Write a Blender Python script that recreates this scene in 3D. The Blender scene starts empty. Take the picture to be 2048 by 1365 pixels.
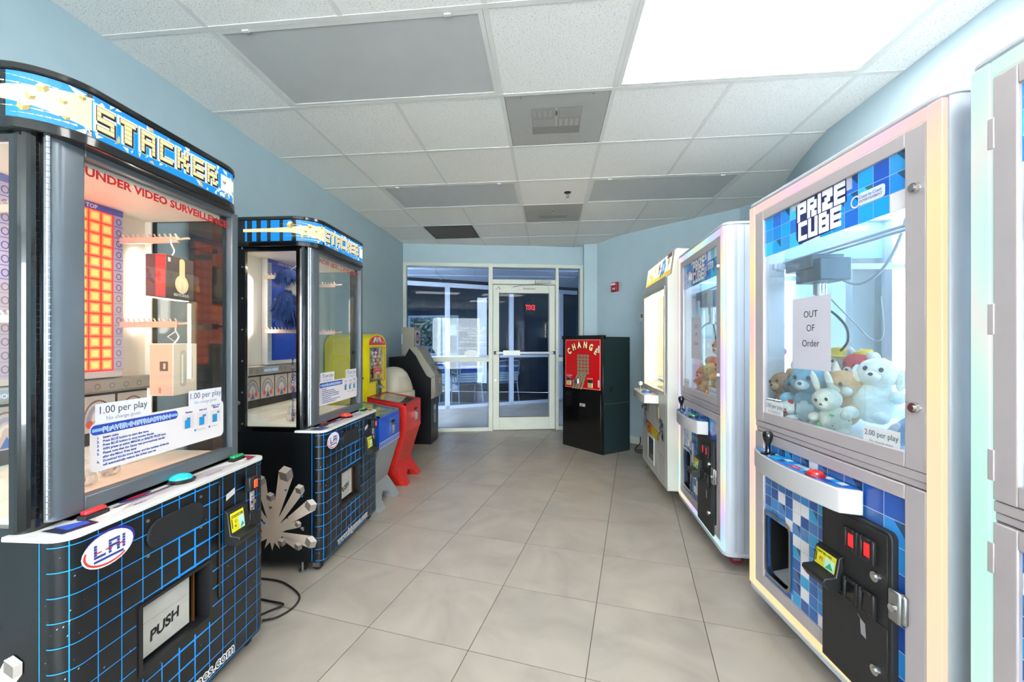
import bpy, math, random
from mathutils import Vector, Matrix
R = random.Random(7)
sc = bpy.context.scene
PI = math.pi
CH = 2.598          # ceiling height
# ------------------------------------------------------------------ camera, light, exposure
cam = bpy.data.cameras.new('camera'); co = bpy.data.objects.new('camera', cam); sc.collection.objects.link(co)
co.location = (0, 0, 1.225); co.rotation_euler = (PI/2, 0, 0.1005)
cam.sensor_width = 36; cam.sensor_fit = 'HORIZONTAL'; cam.lens = 827.28/2048*36
cam.shift_x = 0.00545; cam.shift_y = 0.00246; cam.clip_start = 0.02
sc.camera = co
sc.view_settings.view_transform = 'Standard'; sc.view_settings.look = 'None'
sc.view_settings.gamma = 1; sc.view_settings.use_curve_mapping = False
sc.view_settings.exposure = 1.08
w = bpy.data.worlds.new('daylight'); sc.world = w; w.use_nodes = True
nt = w.node_tree; bg = nt.nodes['Background']
sky = nt.nodes.new('ShaderNodeTexSky'); sky.sky_type = 'HOSEK_WILKIE'; sky.sun_direction = (0.3, -0.5, 0.8); sky.turbidity = 3
mx = nt.nodes.new('ShaderNodeMixRGB'); mx.inputs[0].default_value = 0.8; mx.inputs[2].default_value = (0.90, 0.95, 1.0, 1)
nt.links.new(sky.outputs[0], mx.inputs[1]); nt.links.new(mx.outputs[0], bg.inputs[0]); bg.inputs[1].default_value = 21.0
LIT = 6.5           # strength of the lit ceiling lamps
TUBE = 40.0          # strength of lamps inside the machines
sc.cycles.max_bounces = 10; sc.cycles.transparent_max_bounces = 24; sc.cycles.diffuse_bounces = 8
sc.cycles.caustics_reflective = False; sc.cycles.caustics_refractive = False
sc.cycles.sample_clamp_indirect = 6.0

# ------------------------------------------------------------------ helpers
def lin(c):
    if isinstance(c, str):
        c = [int(c[i:i+2], 16)/255 for i in (0, 2, 4)]
    return tuple(x/12.92 if x <= .04045 else ((x+.055)/1.055)**2.4 for x in c[:3])
def C4(c): return lin(c)+(1,)
MATS = {}
def mat(name, col, rough=.5, metal=0, emit=0, noise=.06, scale=8, bump=0, bscale=60, coat=0, spec=.5, alpha=None):
    if name in MATS: return MATS[name]
    m = bpy.data.materials.new(name); m.use_nodes = True; n = m.node_tree; L = n.links
    b = n.nodes['Principled BSDF']
    b.inputs['Roughness'].default_value = rough; b.inputs['Metallic'].default_value = metal
    b.inputs['Specular IOR Level'].default_value = spec
    b.inputs['Coat Weight'].default_value = coat
    c = lin(col)
    if noise:
        tc = n.nodes.new('ShaderNodeTexCoord'); no = n.nodes.new('ShaderNodeTexNoise'); no.inputs['Scale'].default_value = scale; no.inputs['Detail'].default_value = 4
        L.new(tc.outputs['Object'], no.inputs['Vector'])
        r = n.nodes.new('ShaderNodeValToRGB'); r.color_ramp.elements[0].position = .3; r.color_ramp.elements[1].position = .7
        r.color_ramp.elements[0].color = tuple(x*(1-noise) for x in c)+(1,); r.color_ramp.elements[1].color = tuple(min(1, x*(1+noise)) for x in c)+(1,)
        L.new(no.outputs['Fac'], r.inputs[0]); L.new(r.outputs[0], b.inputs['Base Color'])
        if emit: L.new(r.outputs[0], b.inputs['Emission Color'])
    else: b.inputs['Base Color'].default_value = c+(1,)
    if emit:
        b.inputs['Emission Color'].default_value = c+(1,); b.inputs['Emission Strength'].default_value = emit
    if bump:
        tc = n.nodes.new('ShaderNodeTexCoord'); no = n.nodes.new('ShaderNodeTexNoise'); no.inputs['Scale'].default_value = bscale; no.inputs['Detail'].default_value = 5
        bu = n.nodes.new('ShaderNodeBump'); bu.inputs['Strength'].default_value = bump; bu.inputs['Distance'].default_value = .003
        L.new(tc.outputs['Object'], no.inputs['Vector']); L.new(no.outputs['Fac'], bu.inputs['Height']); L.new(bu.outputs[0], b.inputs['Normal'])
    MATS[name] = m; return m
def glass(name, tint, rough=0.0, ior=1.45, white=0):
    if name in MATS: return MATS[name]
    m = bpy.data.materials.new(name); m.use_nodes = True; n = m.node_tree; n.nodes.clear(); L = n.links
    o = n.nodes.new('ShaderNodeOutputMaterial'); t = n.nodes.new('ShaderNodeBsdfTransparent'); g = n.nodes.new('ShaderNodeBsdfGlossy')
    f = n.nodes.new('ShaderNodeFresnel'); x = n.nodes.new('ShaderNodeMixShader')
    ge = n.nodes.new('ShaderNodeNewGeometry'); mr = n.nodes.new('ShaderNodeMapRange')   # thin pane: same reflectance from both sides
    mr.inputs['To Min'].default_value = ior; mr.inputs['To Max'].default_value = 1/ior; L.new(ge.outputs['Backfacing'], mr.inputs['Value']); L.new(mr.outputs[0], f.inputs[0])
    t.inputs[0].default_value = tint+(1,); g.inputs['Roughness'].default_value = rough; g.inputs[0].default_value = (1, 1, 1, 1)
    L.new(f.outputs[0], x.inputs[0]); L.new(t.outputs[0], x.inputs[1]); L.new(g.outputs[0], x.inputs[2])
    last = x
    if white:
        no = n.nodes.new('ShaderNodeTexNoise'); no.inputs['Scale'].default_value = 2.5
        mt = n.nodes.new('ShaderNodeMath'); mt.operation = 'MULTIPLY'; mt.inputs[1].default_value = white*2
        d = n.nodes.new('ShaderNodeBsdfDiffuse'); d.inputs[0].default_value = (.9, .93, .95, 1); y = n.nodes.new('ShaderNodeMixShader')
        L.new(no.outputs['Fac'], mt.inputs[0]); L.new(mt.outputs[0], y.inputs[0]); L.new(x.outputs[0], y.inputs[1]); L.new(d.outputs[0], y.inputs[2]); last = y
    L.new(last.outputs[0], o.inputs[0]); MATS[name] = m; return m
def printmat(name, emit=0, rough=.35, coat=0):
    m = bpy.data.materials.new(name); m.use_nodes = True; n = m.node_tree; b = n.nodes['Principled BSDF']
    a = n.nodes.new('ShaderNodeAttribute'); a.attribute_name = 'Col'
    if emit and emit < .7:      # dark when unlit: most of the brightness comes from behind
        k = n.nodes.new('ShaderNodeMixRGB'); k.blend_type = 'MULTIPLY'; k.inputs[0].default_value = 1; k.inputs[2].default_value = (.3, .3, .3, 1)
        n.links.new(a.outputs['Color'], k.inputs[1]); n.links.new(k.outputs[0], b.inputs['Base Color'])
    else: n.links.new(a.outputs['Color'], b.inputs['Base Color'])
    b.inputs['Roughness'].default_value = rough; b.inputs['Coat Weight'].default_value = coat
    if emit:
        n.links.new(a.outputs['Color'], b.inputs['Emission Color']); b.inputs['Emission Strength'].default_value = emit
    return m
PRINT = printmat('printed_ink'); BACKLIT = printmat('backlit_print', .46); GLOSSP = printmat('gloss_print', 0, .18, .5)
LEDM = printmat('led_cells', .72)
def rainbow(name, zone, cols, st=.47):
    m = bpy.data.materials.new(name); m.use_nodes = True; n = m.node_tree; L = n.links; b = n.nodes['Principled BSDF']
    tc = n.nodes.new('ShaderNodeTexCoord'); mp = n.nodes.new('ShaderNodeMapping'); mp.inputs['Scale'].default_value = (.9, .9, .9); mp.inputs['Location'].default_value = zone
    no = n.nodes.new('ShaderNodeTexNoise'); no.inputs['Scale'].default_value = 1.3; no.inputs['Detail'].default_value = 0
    r = n.nodes.new('ShaderNodeValToRGB'); cr = r.color_ramp
    cr.elements[0].position = .25; cr.elements[0].color = C4(cols[0]); cr.elements[1].position = .75; cr.elements[1].color = C4(cols[-1])
    for i, c in enumerate(cols[1:-1]):
        e = cr.elements.new(.25+.5*(i+1)/(len(cols)-1)); e.color = C4(c)
    L.new(tc.outputs['Object'], mp.inputs[0]); L.new(mp.outputs[0], no.inputs['Vector']); L.new(no.outputs['Fac'], r.inputs[0])
    L.new(r.outputs[0], b.inputs['Emission Color']); b.inputs['Emission Strength'].default_value = st; b.inputs['Base Color'].default_value = (.10, .10, .10, 1); b.inputs['Roughness'].default_value = .3
    return m

SPLIT = {'latch', 'screw', 'side_rail', 'corner_post', 'bar_end', 'gantry_rod', 'window_pane', 'side_pane', 'marquee_trim', 'lock'}
class G:
    "collects simple shapes into one mesh"
    def __init__(s): s.v = []; s.f = []; s.cuts = []
    def add(s, v, f):
        k = len(s.v); s.cuts.append((k, len(s.f))); s.v += [tuple(p) for p in v]; s.f += [tuple(i+k for i in q) for q in f]; return s
    def box(s, x0, x1, y0, y1, z0, z1):
        return s.add([(x, y, z) for x in (x0, x1) for y in (y0, y1) for z in (z0, z1)], [(0, 1, 3, 2), (4, 6, 7, 5), (0, 4, 5, 1), (2, 3, 7, 6), (0, 2, 6, 4), (1, 5, 7, 3)])
    def prism(s, poly, a, b, ax='z'):
        n = len(poly)
        def P(p, t): return {'z': (p[0], p[1], t), 'y': (p[0], t, p[1]), 'x': (t, p[0], p[1])}[ax]
        return s.add([P(p, a) for p in poly]+[P(p, b) for p in poly], [tuple(range(n))[::-1], tuple(range(n, 2*n))]+[(i, (i+1) % n, n+(i+1) % n, n+i) for i in range(n)])
    def cyl(s, p0, p1, r0, r1=None, n=14):
        r1 = r0 if r1 is None else r1
        p0, p1 = Vector(p0), Vector(p1); d = (p1-p0).normalized(); a = d.orthogonal().normalized(); b = d.cross(a)
        v = [p0+(a*math.cos(2*PI*i/n)+b*math.sin(2*PI*i/n))*r0 for i in range(n)]+[p1+(a*math.cos(2*PI*i/n)+b*math.sin(2*PI*i/n))*r1 for i in range(n)]
        return s.add(v, [tuple(range(n))[::-1], tuple(range(n, 2*n))]+[(i, (i+1) % n, n+(i+1) % n, n+i) for i in range(n)])
    def tube(s, path, r, n=8):
        path = [Vector(p) for p in path]; k = len(s.v); a = None
        if len(path) > 3:      # round the corners
            P = [path[0]]+path+[path[-1]]; out = []
            for i in range(1, len(P)-2):
                for q in range(5):
                    u = q/5; p0, p1, p2, p3 = P[i-1:i+3]
                    out.append(.5*((2*p1)+(p2-p0)*u+(2*p0-5*p1+4*p2-p3)*u*u+(3*p1-p0-3*p2+p3)*u**3))
            path = out+[path[-1]]
        for i, p in enumerate(path):
            d = (path[min(i+1, len(path)-1)]-path[max(i-1, 0)]).normalized()
            a = d.orthogonal().normalized() if a is None else (a-d*a.dot(d)).normalized()
            b = d.cross(a)
            s.v += [tuple(p+(a*math.cos(2*PI*j/n)+b*math.sin(2*PI*j/n))*r) for j in range(n)]
        m = len(path)
        for i in range(m-1):
            for j in range(n): s.f.append((k+i*n+j, k+i*n+(j+1) % n, k+(i+1)*n+(j+1) % n, k+(i+1)*n+j))
        s.f.append(tuple(k+j for j in range(n))[::-1]); s.f.append(tuple(k+(m-1)*n+j for j in range(n)))
        return s
    def ball(s, c, r, nu=14, nv=9, zmin=-1, M=None):
        if not isinstance(r, (tuple, list)): r = (r, r, r)
        k = len(s.v); t0 = math.acos(max(-1, min(1, -zmin)))if zmin > -1 else PI
        for i in range(nv+1):
            th = t0*i/nv if zmin > -1 else PI*i/nv
            for j in range(nu):
                ph = 2*PI*j/nu
                p = Vector((r[0]*math.sin(th)*math.cos(ph), r[1]*math.sin(th)*math.sin(ph), r[2]*math.cos(th)))
                if M: p = M @ p
                s.v.append(tuple(p+Vector(c)))
        for i in range(nv):
            for j in range(nu): s.f.append((k+i*nu+j, k+(i+1)*nu+j, k+(i+1)*nu+(j+1) % nu, k+i*nu+(j+1) % nu))
        return s
    def lathe(s, prof, c=(0, 0, 0), n=24):
        k = len(s.v); m = len(prof)
        for r, z in prof:
            for j in range(n): s.v.append((c[0]+r*math.cos(2*PI*j/n), c[1]+r*math.sin(2*PI*j/n), c[2]+z))
        for i in range(m-1):
            for j in range(n): s.f.append((k+i*n+j, k+i*n+(j+1) % n, k+(i+1)*n+(j+1) % n, k+(i+1)*n+j))
        s.f.append(tuple(k+j for j in range(n))[::-1]); s.f.append(tuple(k+(m-1)*n+j for j in range(n)))
        return s
    def frame(s, x0, x1, z0, z1, t, y0, y1, tt=None, tb=None):
        "rectangular frame in the xz plane"
        tt = t if tt is None else tt; tb = t if tb is None else tb
        s.box(x0, x0+t, y0, y1, z0, z1); s.box(x1-t, x1, y0, y1, z0, z1); s.box(x0+t, x1-t, y0, y1, z1-tt, z1); return s.box(x0+t, x1-t, y0, y1, z0, z0+tb)
    def xf(s, M): s.v = [tuple(M @ Vector(p)) for p in s.v]; return s
    def build(s, name, m, parent=None, bevel=0, smooth=False, seg=2, kind=None, label=None, fix=True):
        if name in SPLIT and len(s.cuts) > 1:      # each separate piece becomes an object of its own
            first = None
            for q, (kv, kf) in enumerate(s.cuts):
                ev, ef = s.cuts[q+1] if q+1 < len(s.cuts) else (len(s.v), len(s.f))
                h_ = G(); h_.v = s.v[kv:ev]; h_.f = [tuple(i-kv for i in f) for f in s.f[kf:ef]]
                o = h_.build(name, m, parent, bevel, smooth, seg, kind, label, fix); first = first or o
            return first
        me = bpy.data.meshes.new(name); me.from_pydata(s.v, [], s.f)
        if fix:
            import bmesh
            bm = bmesh.new(); bm.from_mesh(me); bmesh.ops.recalc_face_normals(bm, faces=bm.faces); bm.to_mesh(me); bm.free()
        me.materials.append(m)
        if smooth or bevel:
            me.shade_smooth(); me.set_sharp_from_angle(angle=math.radians(42))
        o = bpy.data.objects.new(name, me); sc.collection.objects.link(o)
        if parent: o.parent = parent
        if bevel:
            b = o.modifiers.new('bevel', 'BEVEL'); b.width = bevel; b.segments = seg; b.limit_method = 'ANGLE'; b.angle_limit = math.radians(40); b.harden_normals = False
        if kind: o['kind'] = kind
        if label: o['label'] = label
        return o
def thing(name, label, cat, loc=(0, 0, 0), rot=0, group=None, rx=0, ry=0):
    o = bpy.data.objects.new(name, None); sc.collection.objects.link(o); o.empty_display_size = .1
    o.location = loc; o.rotation_euler = (rx, ry, rot); o['label'] = label; o['category'] = cat
    if group: o['group'] = group
    return o
def tag(o, label, cat, group=None):
    o['label'] = label; o['category'] = cat
    if group: o['group'] = group
    return o
def cut(o, cutter):
    "boolean difference, baked"
    import bmesh
    me = bpy.data.meshes.new('c'); me.from_pydata(cutter.v, [], cutter.f)
    bm = bmesh.new(); bm.from_mesh(me); bmesh.ops.recalc_face_normals(bm, faces=bm.faces); bm.to_mesh(me); bm.free()
    c = bpy.data.objects.new('c', me); sc.collection.objects.link(c)
    c.matrix_world = o.matrix_world.copy()
    p = o.parent; o.parent = None
    b = o.modifiers.new('cut', 'BOOLEAN'); b.object = c; b.operation = 'DIFFERENCE'; b.solver = 'EXACT'
    c.location = (0, 0, 0); dg = bpy.context.evaluated_depsgraph_get()
    nm = bpy.data.meshes.new_from_object(o.evaluated_get(dg)); o.modifiers.clear(); old = o.data; o.data = nm
    bpy.data.objects.remove(c); o.parent = p; nm.shade_smooth(); nm.set_sharp_from_angle(angle=math.radians(42)); return o
def rrect(x0, x1, y0, y1, r, corners=(1, 1, 1, 1), n=6):
    "rounded rectangle outline; corners: (x0y0, x1y0, x1y1, x0y1)"
    out = []
    for k, (cx, cy, a0, px, py) in enumerate(((x0+r, y0+r, PI, x0, y0), (x1-r, y0+r, 1.5*PI, x1, y0), (x1-r, y1-r, 0, x1, y1), (x0+r, y1-r, .5*PI, x0, y1))):
        if corners[k]: out += [(cx+r*math.cos(a0+PI/2*i/n), cy+r*math.sin(a0+PI/2*i/n)) for i in range(n+1)]
        else: out.append((px, py))
    return out

# ---- lettering and flat prints
_tc = {}
def textmesh(s, bold=0):
    k = (s, bold)
    if k in _tc: return _tc[k]
    cu = bpy.data.curves.new('t', 'FONT'); cu.body = s; cu.size = 1; cu.resolution_u = 4 if len(s) <= 14 else 2; cu.offset = bold
    ob = bpy.data.objects.new('t', cu); me = ob.to_mesh()
    v = [(p.co.x, p.co.y) for p in me.vertices]; f = [tuple(q.vertices) for q in me.polygons]
    ob.to_mesh_clear(); bpy.data.objects.remove(ob); bpy.data.curves.remove(cu)
    _tc[k] = (v, f); return v, f
BF = dict(S=("1111", "1000", "1111", "0001", "1111"), T=("1111", "0110", "0110", "0110", "0110"), A=("1111", "1001", "1111", "1001", "1001"),
    C=("1111", "1000", "1000", "1000", "1111"), K=("1001", "1011", "1110", "1011", "1001"), E=("1111", "1000", "1111", "1000", "1111"),
    R=("1110", "1001", "1111", "1010", "1011"), P=("1111", "1001", "1111", "1000", "1000"), I=("1", "1", "1", "1", "1"), Z=("1111", "0011", "0110", "1100", "1111"),
    U=("1001", "1001", "1001", "1001", "1111"), B=("1110", "1001", "1111", "1001", "1111"), L=("1000", "1000", "1000", "1000", "1111"))
class D:
    "flat print: coloured shapes on a surface; fn maps (u, v, lift) to a local point"
    def __init__(s, fn, step=.0005): s.fn = fn; s.v = []; s.f = []; s.c = []; s.step = step
    def poly(s, pts, col, L=1):
        k = len(s.v); s.v += [s.fn(p[0], p[1], L*s.step) for p in pts]; s.f.append(tuple(range(k, k+len(pts)))); s.c.append(lin(col)); return s
    def rect(s, u0, v0, u1, v1, col, L=1, n=1):
        for i in range(n):
            a = u0+(u1-u0)*i/n; b = u0+(u1-u0)*(i+1)/n; s.poly([(a, v0), (b, v0), (b, v1), (a, v1)], col, L)
        return s
    def ell(s, cu, cv, ru, rv, col, L=1, n=24, rot=0):
        c, q = math.cos(rot), math.sin(rot)
        return s.poly([(cu+ru*math.cos(2*PI*i/n)*c-rv*math.sin(2*PI*i/n)*q, cv+ru*math.cos(2*PI*i/n)*q+rv*math.sin(2*PI*i/n)*c) for i in range(n)], col, L)
    def ring(s, cu, cv, ru, rv, w, col, L=1, a0=0, a1=2*PI, n=24):
        for i in range(n):
            a, b = a0+(a1-a0)*i/n, a0+(a1-a0)*(i+1)/n
            s.poly([(cu+ru*math.cos(a), cv+rv*math.sin(a)), (cu+ru*math.cos(b), cv+rv*math.sin(b)), (cu+(ru-w)*math.cos(b), cv+(rv-w)*math.sin(b)), (cu+(ru-w)*math.cos(a), cv+(rv-w)*math.sin(a))], col, L)
        return s
    def line(s, pts, wd, col, L=1):
        for (a, b), (c, d) in zip(pts, pts[1:]):
            l = math.hypot(c-a, d-b) or 1; x, y = -(d-b)/l*wd/2, (c-a)/l*wd/2
            s.poly([(a+x, b+y), (c+x, d+y), (c-x, d-y), (a-x, b-y)], col, L)
        return s
    def text(s, t, u, v, h, col, L=1, al='l', sx=1, bold=0, shear=0, rot=0, mirror=False):
        V, F = textmesh(t, bold); wd = max(p[0] for p in V)
        ox = {'l': 0, 'c': -wd/2, 'r': -wd}[al]; c, q = math.cos(rot), math.sin(rot); k = len(s.v)
        for x, y in V:
            x = (x+ox+shear*y)*h*sx*(-1 if mirror else 1); y = y*h
            s.v.append(s.fn(u+x*c-y*q, v+x*q+y*c, L*s.step))
        for f in F: s.f.append(tuple(i+k for i in f)); s.c.append(lin(col))
        return wd*h*sx
    def block(s, t, u, v, pw, ph, gap, lay, stripes=None, dy=0):
        "lay: list of (grow, du, dv, colour, layer)"
        x = u
        for ci, ch in enumerate(t):
            b = BF[ch]; yo = dy*ci
            for r, row in enumerate(b):
                i = 0
                while i < len(row):
                    if row[i] == '1':
                        j = i
                        while j < len(row) and row[j] == '1': j += 1
                        for gr, du, dv, col, L in lay:
                            y1 = v+yo+(5-r)*ph; y0 = y1-ph
                            if stripes: y0 += ph*stripes
                            s.rect(x+i*pw-gr+du, y0-gr+dv, x+j*pw+gr+du, y1+gr+dv, col, L+r*.02)
                        i = j
                    else: i += 1
            x += (len(b[0])+gap)*pw
        return x
    def build(s, name, parent, m=None, label=None):
        me = bpy.data.meshes.new(name); me.from_pydata(s.v, [], s.f)
        at = me.color_attributes.new('Col', 'FLOAT_COLOR', 'CORNER'); i = 0; dat = []
        for p, c in zip(me.polygons, s.c): dat += [c[0], c[1], c[2], 1.0]*p.loop_total
        at.data.foreach_set('color', dat); me.materials.append(m or PRINT)
        o = bpy.data.objects.new(name, me); sc.collection.objects.link(o); o.parent = parent
        if label: o['label'] = label
        return o
def front(y0): return lambda u, v, l: (u, y0-l, v)        # print on a front face (looking along +y)
def leftside(x0): return lambda u, v, l: (x0-l, u, v)     # print on the x = x0 side; u runs in depth
def top(z0): return lambda u, v, l: (u, v, z0+l)

# ------------------------------------------------------------------ materials
WALL = mat('blue_wall_paint', 'AFC3CB', .75, bump=.12, bscale=220, noise=.02)
CEILM = mat('ceiling_grid_white', 'E4E3DE', .5, noise=.03)
WHITE = mat('white_paint', 'D9DBD6', .4, noise=.02)
ALU = mat('silver_powdercoat', 'BDB3B5', .38, metal=.25, noise=.03)
ALUW = mat('white_aluminium', 'BEC3CC', .35, metal=.1, noise=.02)
CHROME = mat('chrome', 'C8C8CC', .15, metal=1, noise=.05)
STEEL = mat('brushed_steel', 'A9ABAE', .3, metal=1, noise=.08, scale=40)
BLACKG = mat('black_gloss', '050607', .16, coat=.5, noise=.1)
BLACKL = mat('black_laminate', '0C1014', .3, noise=.25, scale=3, bump=.05)
BLACKP = mat('black_plastic', '17181A', .45, noise=.1, bump=.15, bscale=300)
BLACKM = mat('black_metal', '1B1C1E', .5, noise=.1, bump=.2, bscale=250)
GREYF = mat('grey_door_frame', '6F757C', .3, metal=.5, noise=.05)
INTW = mat('white_liner', 'F3EBDD', .5, noise=.02)
INTB = mat('white_liner_cool', 'E8F0F6', .45, noise=.02)
RUBBER = mat('black_rubber', '121212', .7, noise=.1)
PAPER = mat('paper', 'E4E2E6', .8, noise=.02)
GLASS = glass('clear_glass', (.97, .985, .98), 0, 1.4)
GLASSC = glass('crane_glass', (.93, .98, .99), 0, 1.45, .05)
GLASSD = glass('door_glass_blue', (.70, .77, .86), 0, 1.22)

# ------------------------------------------------------------------ room shell
def poly_wall(name, pts, z0, z1, th, m, kind='structure'):
    "wall of joined straight runs; thickness goes to the left of the path"
    n = len(pts); off = []
    for i, p in enumerate(pts):
        a = Vector(pts[max(i-1, 0)]); b = Vector(pts[min(i+1, n-1)]); t = (b-a).normalized(); off.append((p[0]-t.y*th, p[1]+t.x*th))
    g = G(); V = [(p[0], p[1], z) for P in (pts, off) for z in (z0, z1) for p in P]; F = [(0, n, 3*n, 2*n), (n-1, 3*n-1, 4*n-1, 2*n-1)]
    for i in range(n-1): F += [(i, i+1, n+i+1, n+i), (2*n+i, 2*n+i+1, 3*n+i+1, 3*n+i), (i, i+1, 2*n+i+1, 2*n+i), (n+i, n+i+1, 3*n+i+1, 3*n+i)]
    g.add(V, F)
    return g.build(name, m, kind=kind, smooth=True)
XL = -1.98
DW0 = Vector((-1.98, 5.50)); dw = Vector((2.34, .456)).normalized()      # glazed end wall runs from here
dn = Vector((-dw.y, dw.x))
DIAG = [(.671, 5.79), (.942, 5.33), (1.591, 4.717), (1.93, 4.40), (2.01, 4.22), (2.045, 4.0), (2.03, 3.80), (1.95, 3.56), (1.88, 3.30), (1.82, 3.05), (1.79, 2.85), (1.782, 2.5), (1.78, -5.0)]
poly_wall('wall_left', [(XL, -5.0), (XL, 5.6)], 0, CH+.02, .1, WALL)
poly_wall('wall_right', DIAG[3:][::-1], 0, CH+.02, -.1, WALL)
poly_wall('wall_back_right', DIAG[:4][::-1], 0, CH+.02, -.1, WALL)
g = G(); g.prism([(.495, 5.81), (.672, 5.79), (.80, 6.1), (.50, 6.12)], 0, CH+.02); g.build('wall_pillar', WALL, kind='structure')
def dwp(s, t=0): p = DW0+dw*s+dn*t; return (p.x, p.y)
g = G(); g.prism([dwp(-.02), dwp(2.55), dwp(2.55, .12), dwp(-.02, .12)], 2.345, CH+.02); g.build('wall_back', WALL, kind='structure')
# wall behind the camera, with a wide window added to bring in fill daylight
g = G(); g.box(XL, 1.78, -5.05, -4.95, 2.3, CH+.02); g.box(XL, 1.78, -5.05, -4.95, 0, .15); g.box(XL, -1.7, -5.05, -4.95, .15, 2.3); g.box(1.5, 1.78, -5.05, -4.95, .15, 2.3)
g.build('wall_front', WALL, kind='structure')
g = G().frame(-1.7, 1.5, .15, 2.3, .06, -5.03, -4.97); g.box(-.13, -.07, -5.03, -4.97, .15, 2.3); wf = g.build('window_added', WHITE, kind='structure', bevel=.004)
G().box(-1.64, 1.44, -5.005, -5.0, .21, 2.24).build('window_pane', GLASS, wf)
# baseboards
def base_run(name, pts, th):
    o = poly_wall(name, pts, 0, .09, th, WHITE); return o
base_run('baseboard_left', [(XL+.012, -4.9), (XL+.012, 5.5)], .012)
base_run('baseboard_right', [(p[0]-.012, p[1]-.006) for p in DIAG[::-1]][:-4], .012)
base_run('baseboard_back_right', [(p[0]-.012, p[1]-.014) for p in DIAG[:4]], -.012)
# floor: slab in grout colour, every tile a piece of its own
tm = bpy.data.materials.new('porcelain_tile'); tm.use_nodes = True; n = tm.node_tree; L = n.links; b = n.nodes['Principled BSDF']
ge = n.nodes.new('ShaderNodeNewGeometry'); oi = n.nodes.new('ShaderNodeObjectInfo')
n1 = n.nodes.new('ShaderNodeTexNoise'); n1.inputs['Scale'].default_value = 3.0; n1.inputs['Detail'].default_value = 8; n1.inputs['Distortion'].default_value = 1.2
va = n.nodes.new('ShaderNodeVectorMath'); va.operation = 'ADD'; mu = n.nodes.new('ShaderNodeVectorMath'); mu.operation = 'SCALE'; mu.inputs['Scale'].default_value = 9
cx = n.nodes.new('ShaderNodeCombineXYZ'); L.new(oi.outputs['Random'], cx.inputs[0]); L.new(oi.outputs['Random'], cx.inputs[1]); L.new(cx.outputs[0], mu.inputs[0])
L.new(ge.outputs['Position'], va.inputs[0]); L.new(mu.outputs[0], va.inputs[1]); L.new(va.outputs[0], n1.inputs['Vector'])
r = n.nodes.new('ShaderNodeValToRGB'); r.color_ramp.elements[0].position = .3; r.color_ramp.elements[1].position = .72
r.color_ramp.elements[0].color = C4('9C9389'); r.color_ramp.elements[1].color = C4('B1A79B')
L.new(n1.outputs['Fac'], r.inputs[0]); L.new(r.outputs[0], b.inputs['Base Color'])
n2 = n.nodes.new('ShaderNodeTexNoise'); n2.inputs['Scale'].default_value = 160; bu = n.nodes.new('ShaderNodeBump'); bu.inputs['Strength'].default_value = .15; bu.inputs['Distance'].default_value = .001
L.new(ge.outputs['Position'], n2.inputs['Vector']); L.new(n2.outputs['Fac'], bu.inputs['Height']); L.new(bu.outputs[0], b.inputs['Normal'])
b.inputs['Roughness'].default_value = .33
GROUT = mat('grout', '5A5650', .9, noise=.1)
g = G(); g.box(-3.9, 2.4, -5.0, 10.4, -.08, -.0018); floor = g.build('floor', GROUT, kind='structure')
FX, FY, FS, FR = .2279, 1.988, .4629, -.1986
c_, s_ = math.cos(FR), math.sin(FR); h = FS/2-.0019
g = G(); zt = 0; q = h-.0003
g.add([(-h, -h, -.0017), (h, -h, -.0017), (h, h, -.0017), (-h, h, -.0017), (-h, -h, -.0002), (h, -h, -.0002), (h, h, -.0002), (-h, h, -.0002), (-q, -q, 0), (q, -q, 0), (q, q, 0), (-q, q, 0)],
      [(0, 1, 5, 4), (1, 2, 6, 5), (2, 3, 7, 6), (3, 0, 4, 7), (4, 5, 9, 8), (5, 6, 10, 9), (6, 7, 11, 10), (7, 4, 8, 11), (8, 9, 10, 11)])
tile0 = g.build('floor_tile', tm, floor); first = True
near = []
for i in range(-16, 14):
    for j in range(-14, 22):
        x = FX+FS*(c_*(i+.5)-s_*(j+.5)); y = FY+FS*(s_*(i+.5)+c_*(j+.5))
        if y < -.6: continue
        lx = -2.02 if y < 5.4 else -3.4
        rx = 2.05 if y < 3.4 else (2.25 if y < 4.3 else (max(.85, 2.25-(y-4.3)*.85)))
        if y > 8.9+.25*x or x < lx or x > rx: continue
        near.append((math.hypot(x, y), x, y))
near.sort()
for k, (d_, x, y) in enumerate(near[:296]):
    o = tile0 if first else tile0.copy(); first = False
    if o is not tile0: sc.collection.objects.link(o)
    o.location = (x, y, 0); o.rotation_euler = (0, 0, FR); o.parent = floor
# ceiling: grid, tiles, each a piece of its own
GX, GY, T = -1.4763, 2.2739, .61
g = G(); g.box(-2.1, 2.2, -5.1, 6.15, CH+.03, CH+.1); ceil = g.build('ceiling', mat('plenum', '9A9892', .9), kind='structure')
g = G()
def room_y(x): # far end of ceiling at x
    if x <= .5: return 5.50+(x+1.98)*.195+.02
    if x < .68: return 5.80
    for (x0, y0), (x1, y1) in zip(DIAG, DIAG[1:5]):
        if x0 <= x <= x1: return y0+(y1-y0)*(x-x0)/(x1-x0)
    return 4.3
LAMPS = {(0, -1), (3, -1), (0, 2), (3, 2), (3, -4), (0, -4), (3, -7)}
for i in range(0, 6):
    x = GX+T*i
    for j in range(-13, 6):
        y0, y1 = max(-4.95, GY+T*j), min(room_y(x), GY+T*(j+1))
        if y1 <= y0 or (i in (1, 4) and (i-1, j) in LAMPS): continue
        g.box(x-.012, x+.012, y0, y1, CH-.0008, CH+.03)
for j in range(-11, 6):
    y = GY+T*j
    xr = 1.79 if y < 2.9 else (2.0 if y < 4.3 else .671+(5.79-y)*.905)
    xl = XL if y < 5.5 else XL+(y-5.5)/.195
    g.box(xl, min(xr, 2.02), y-.012, y+.012, CH-.0012, CH+.03)
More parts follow.
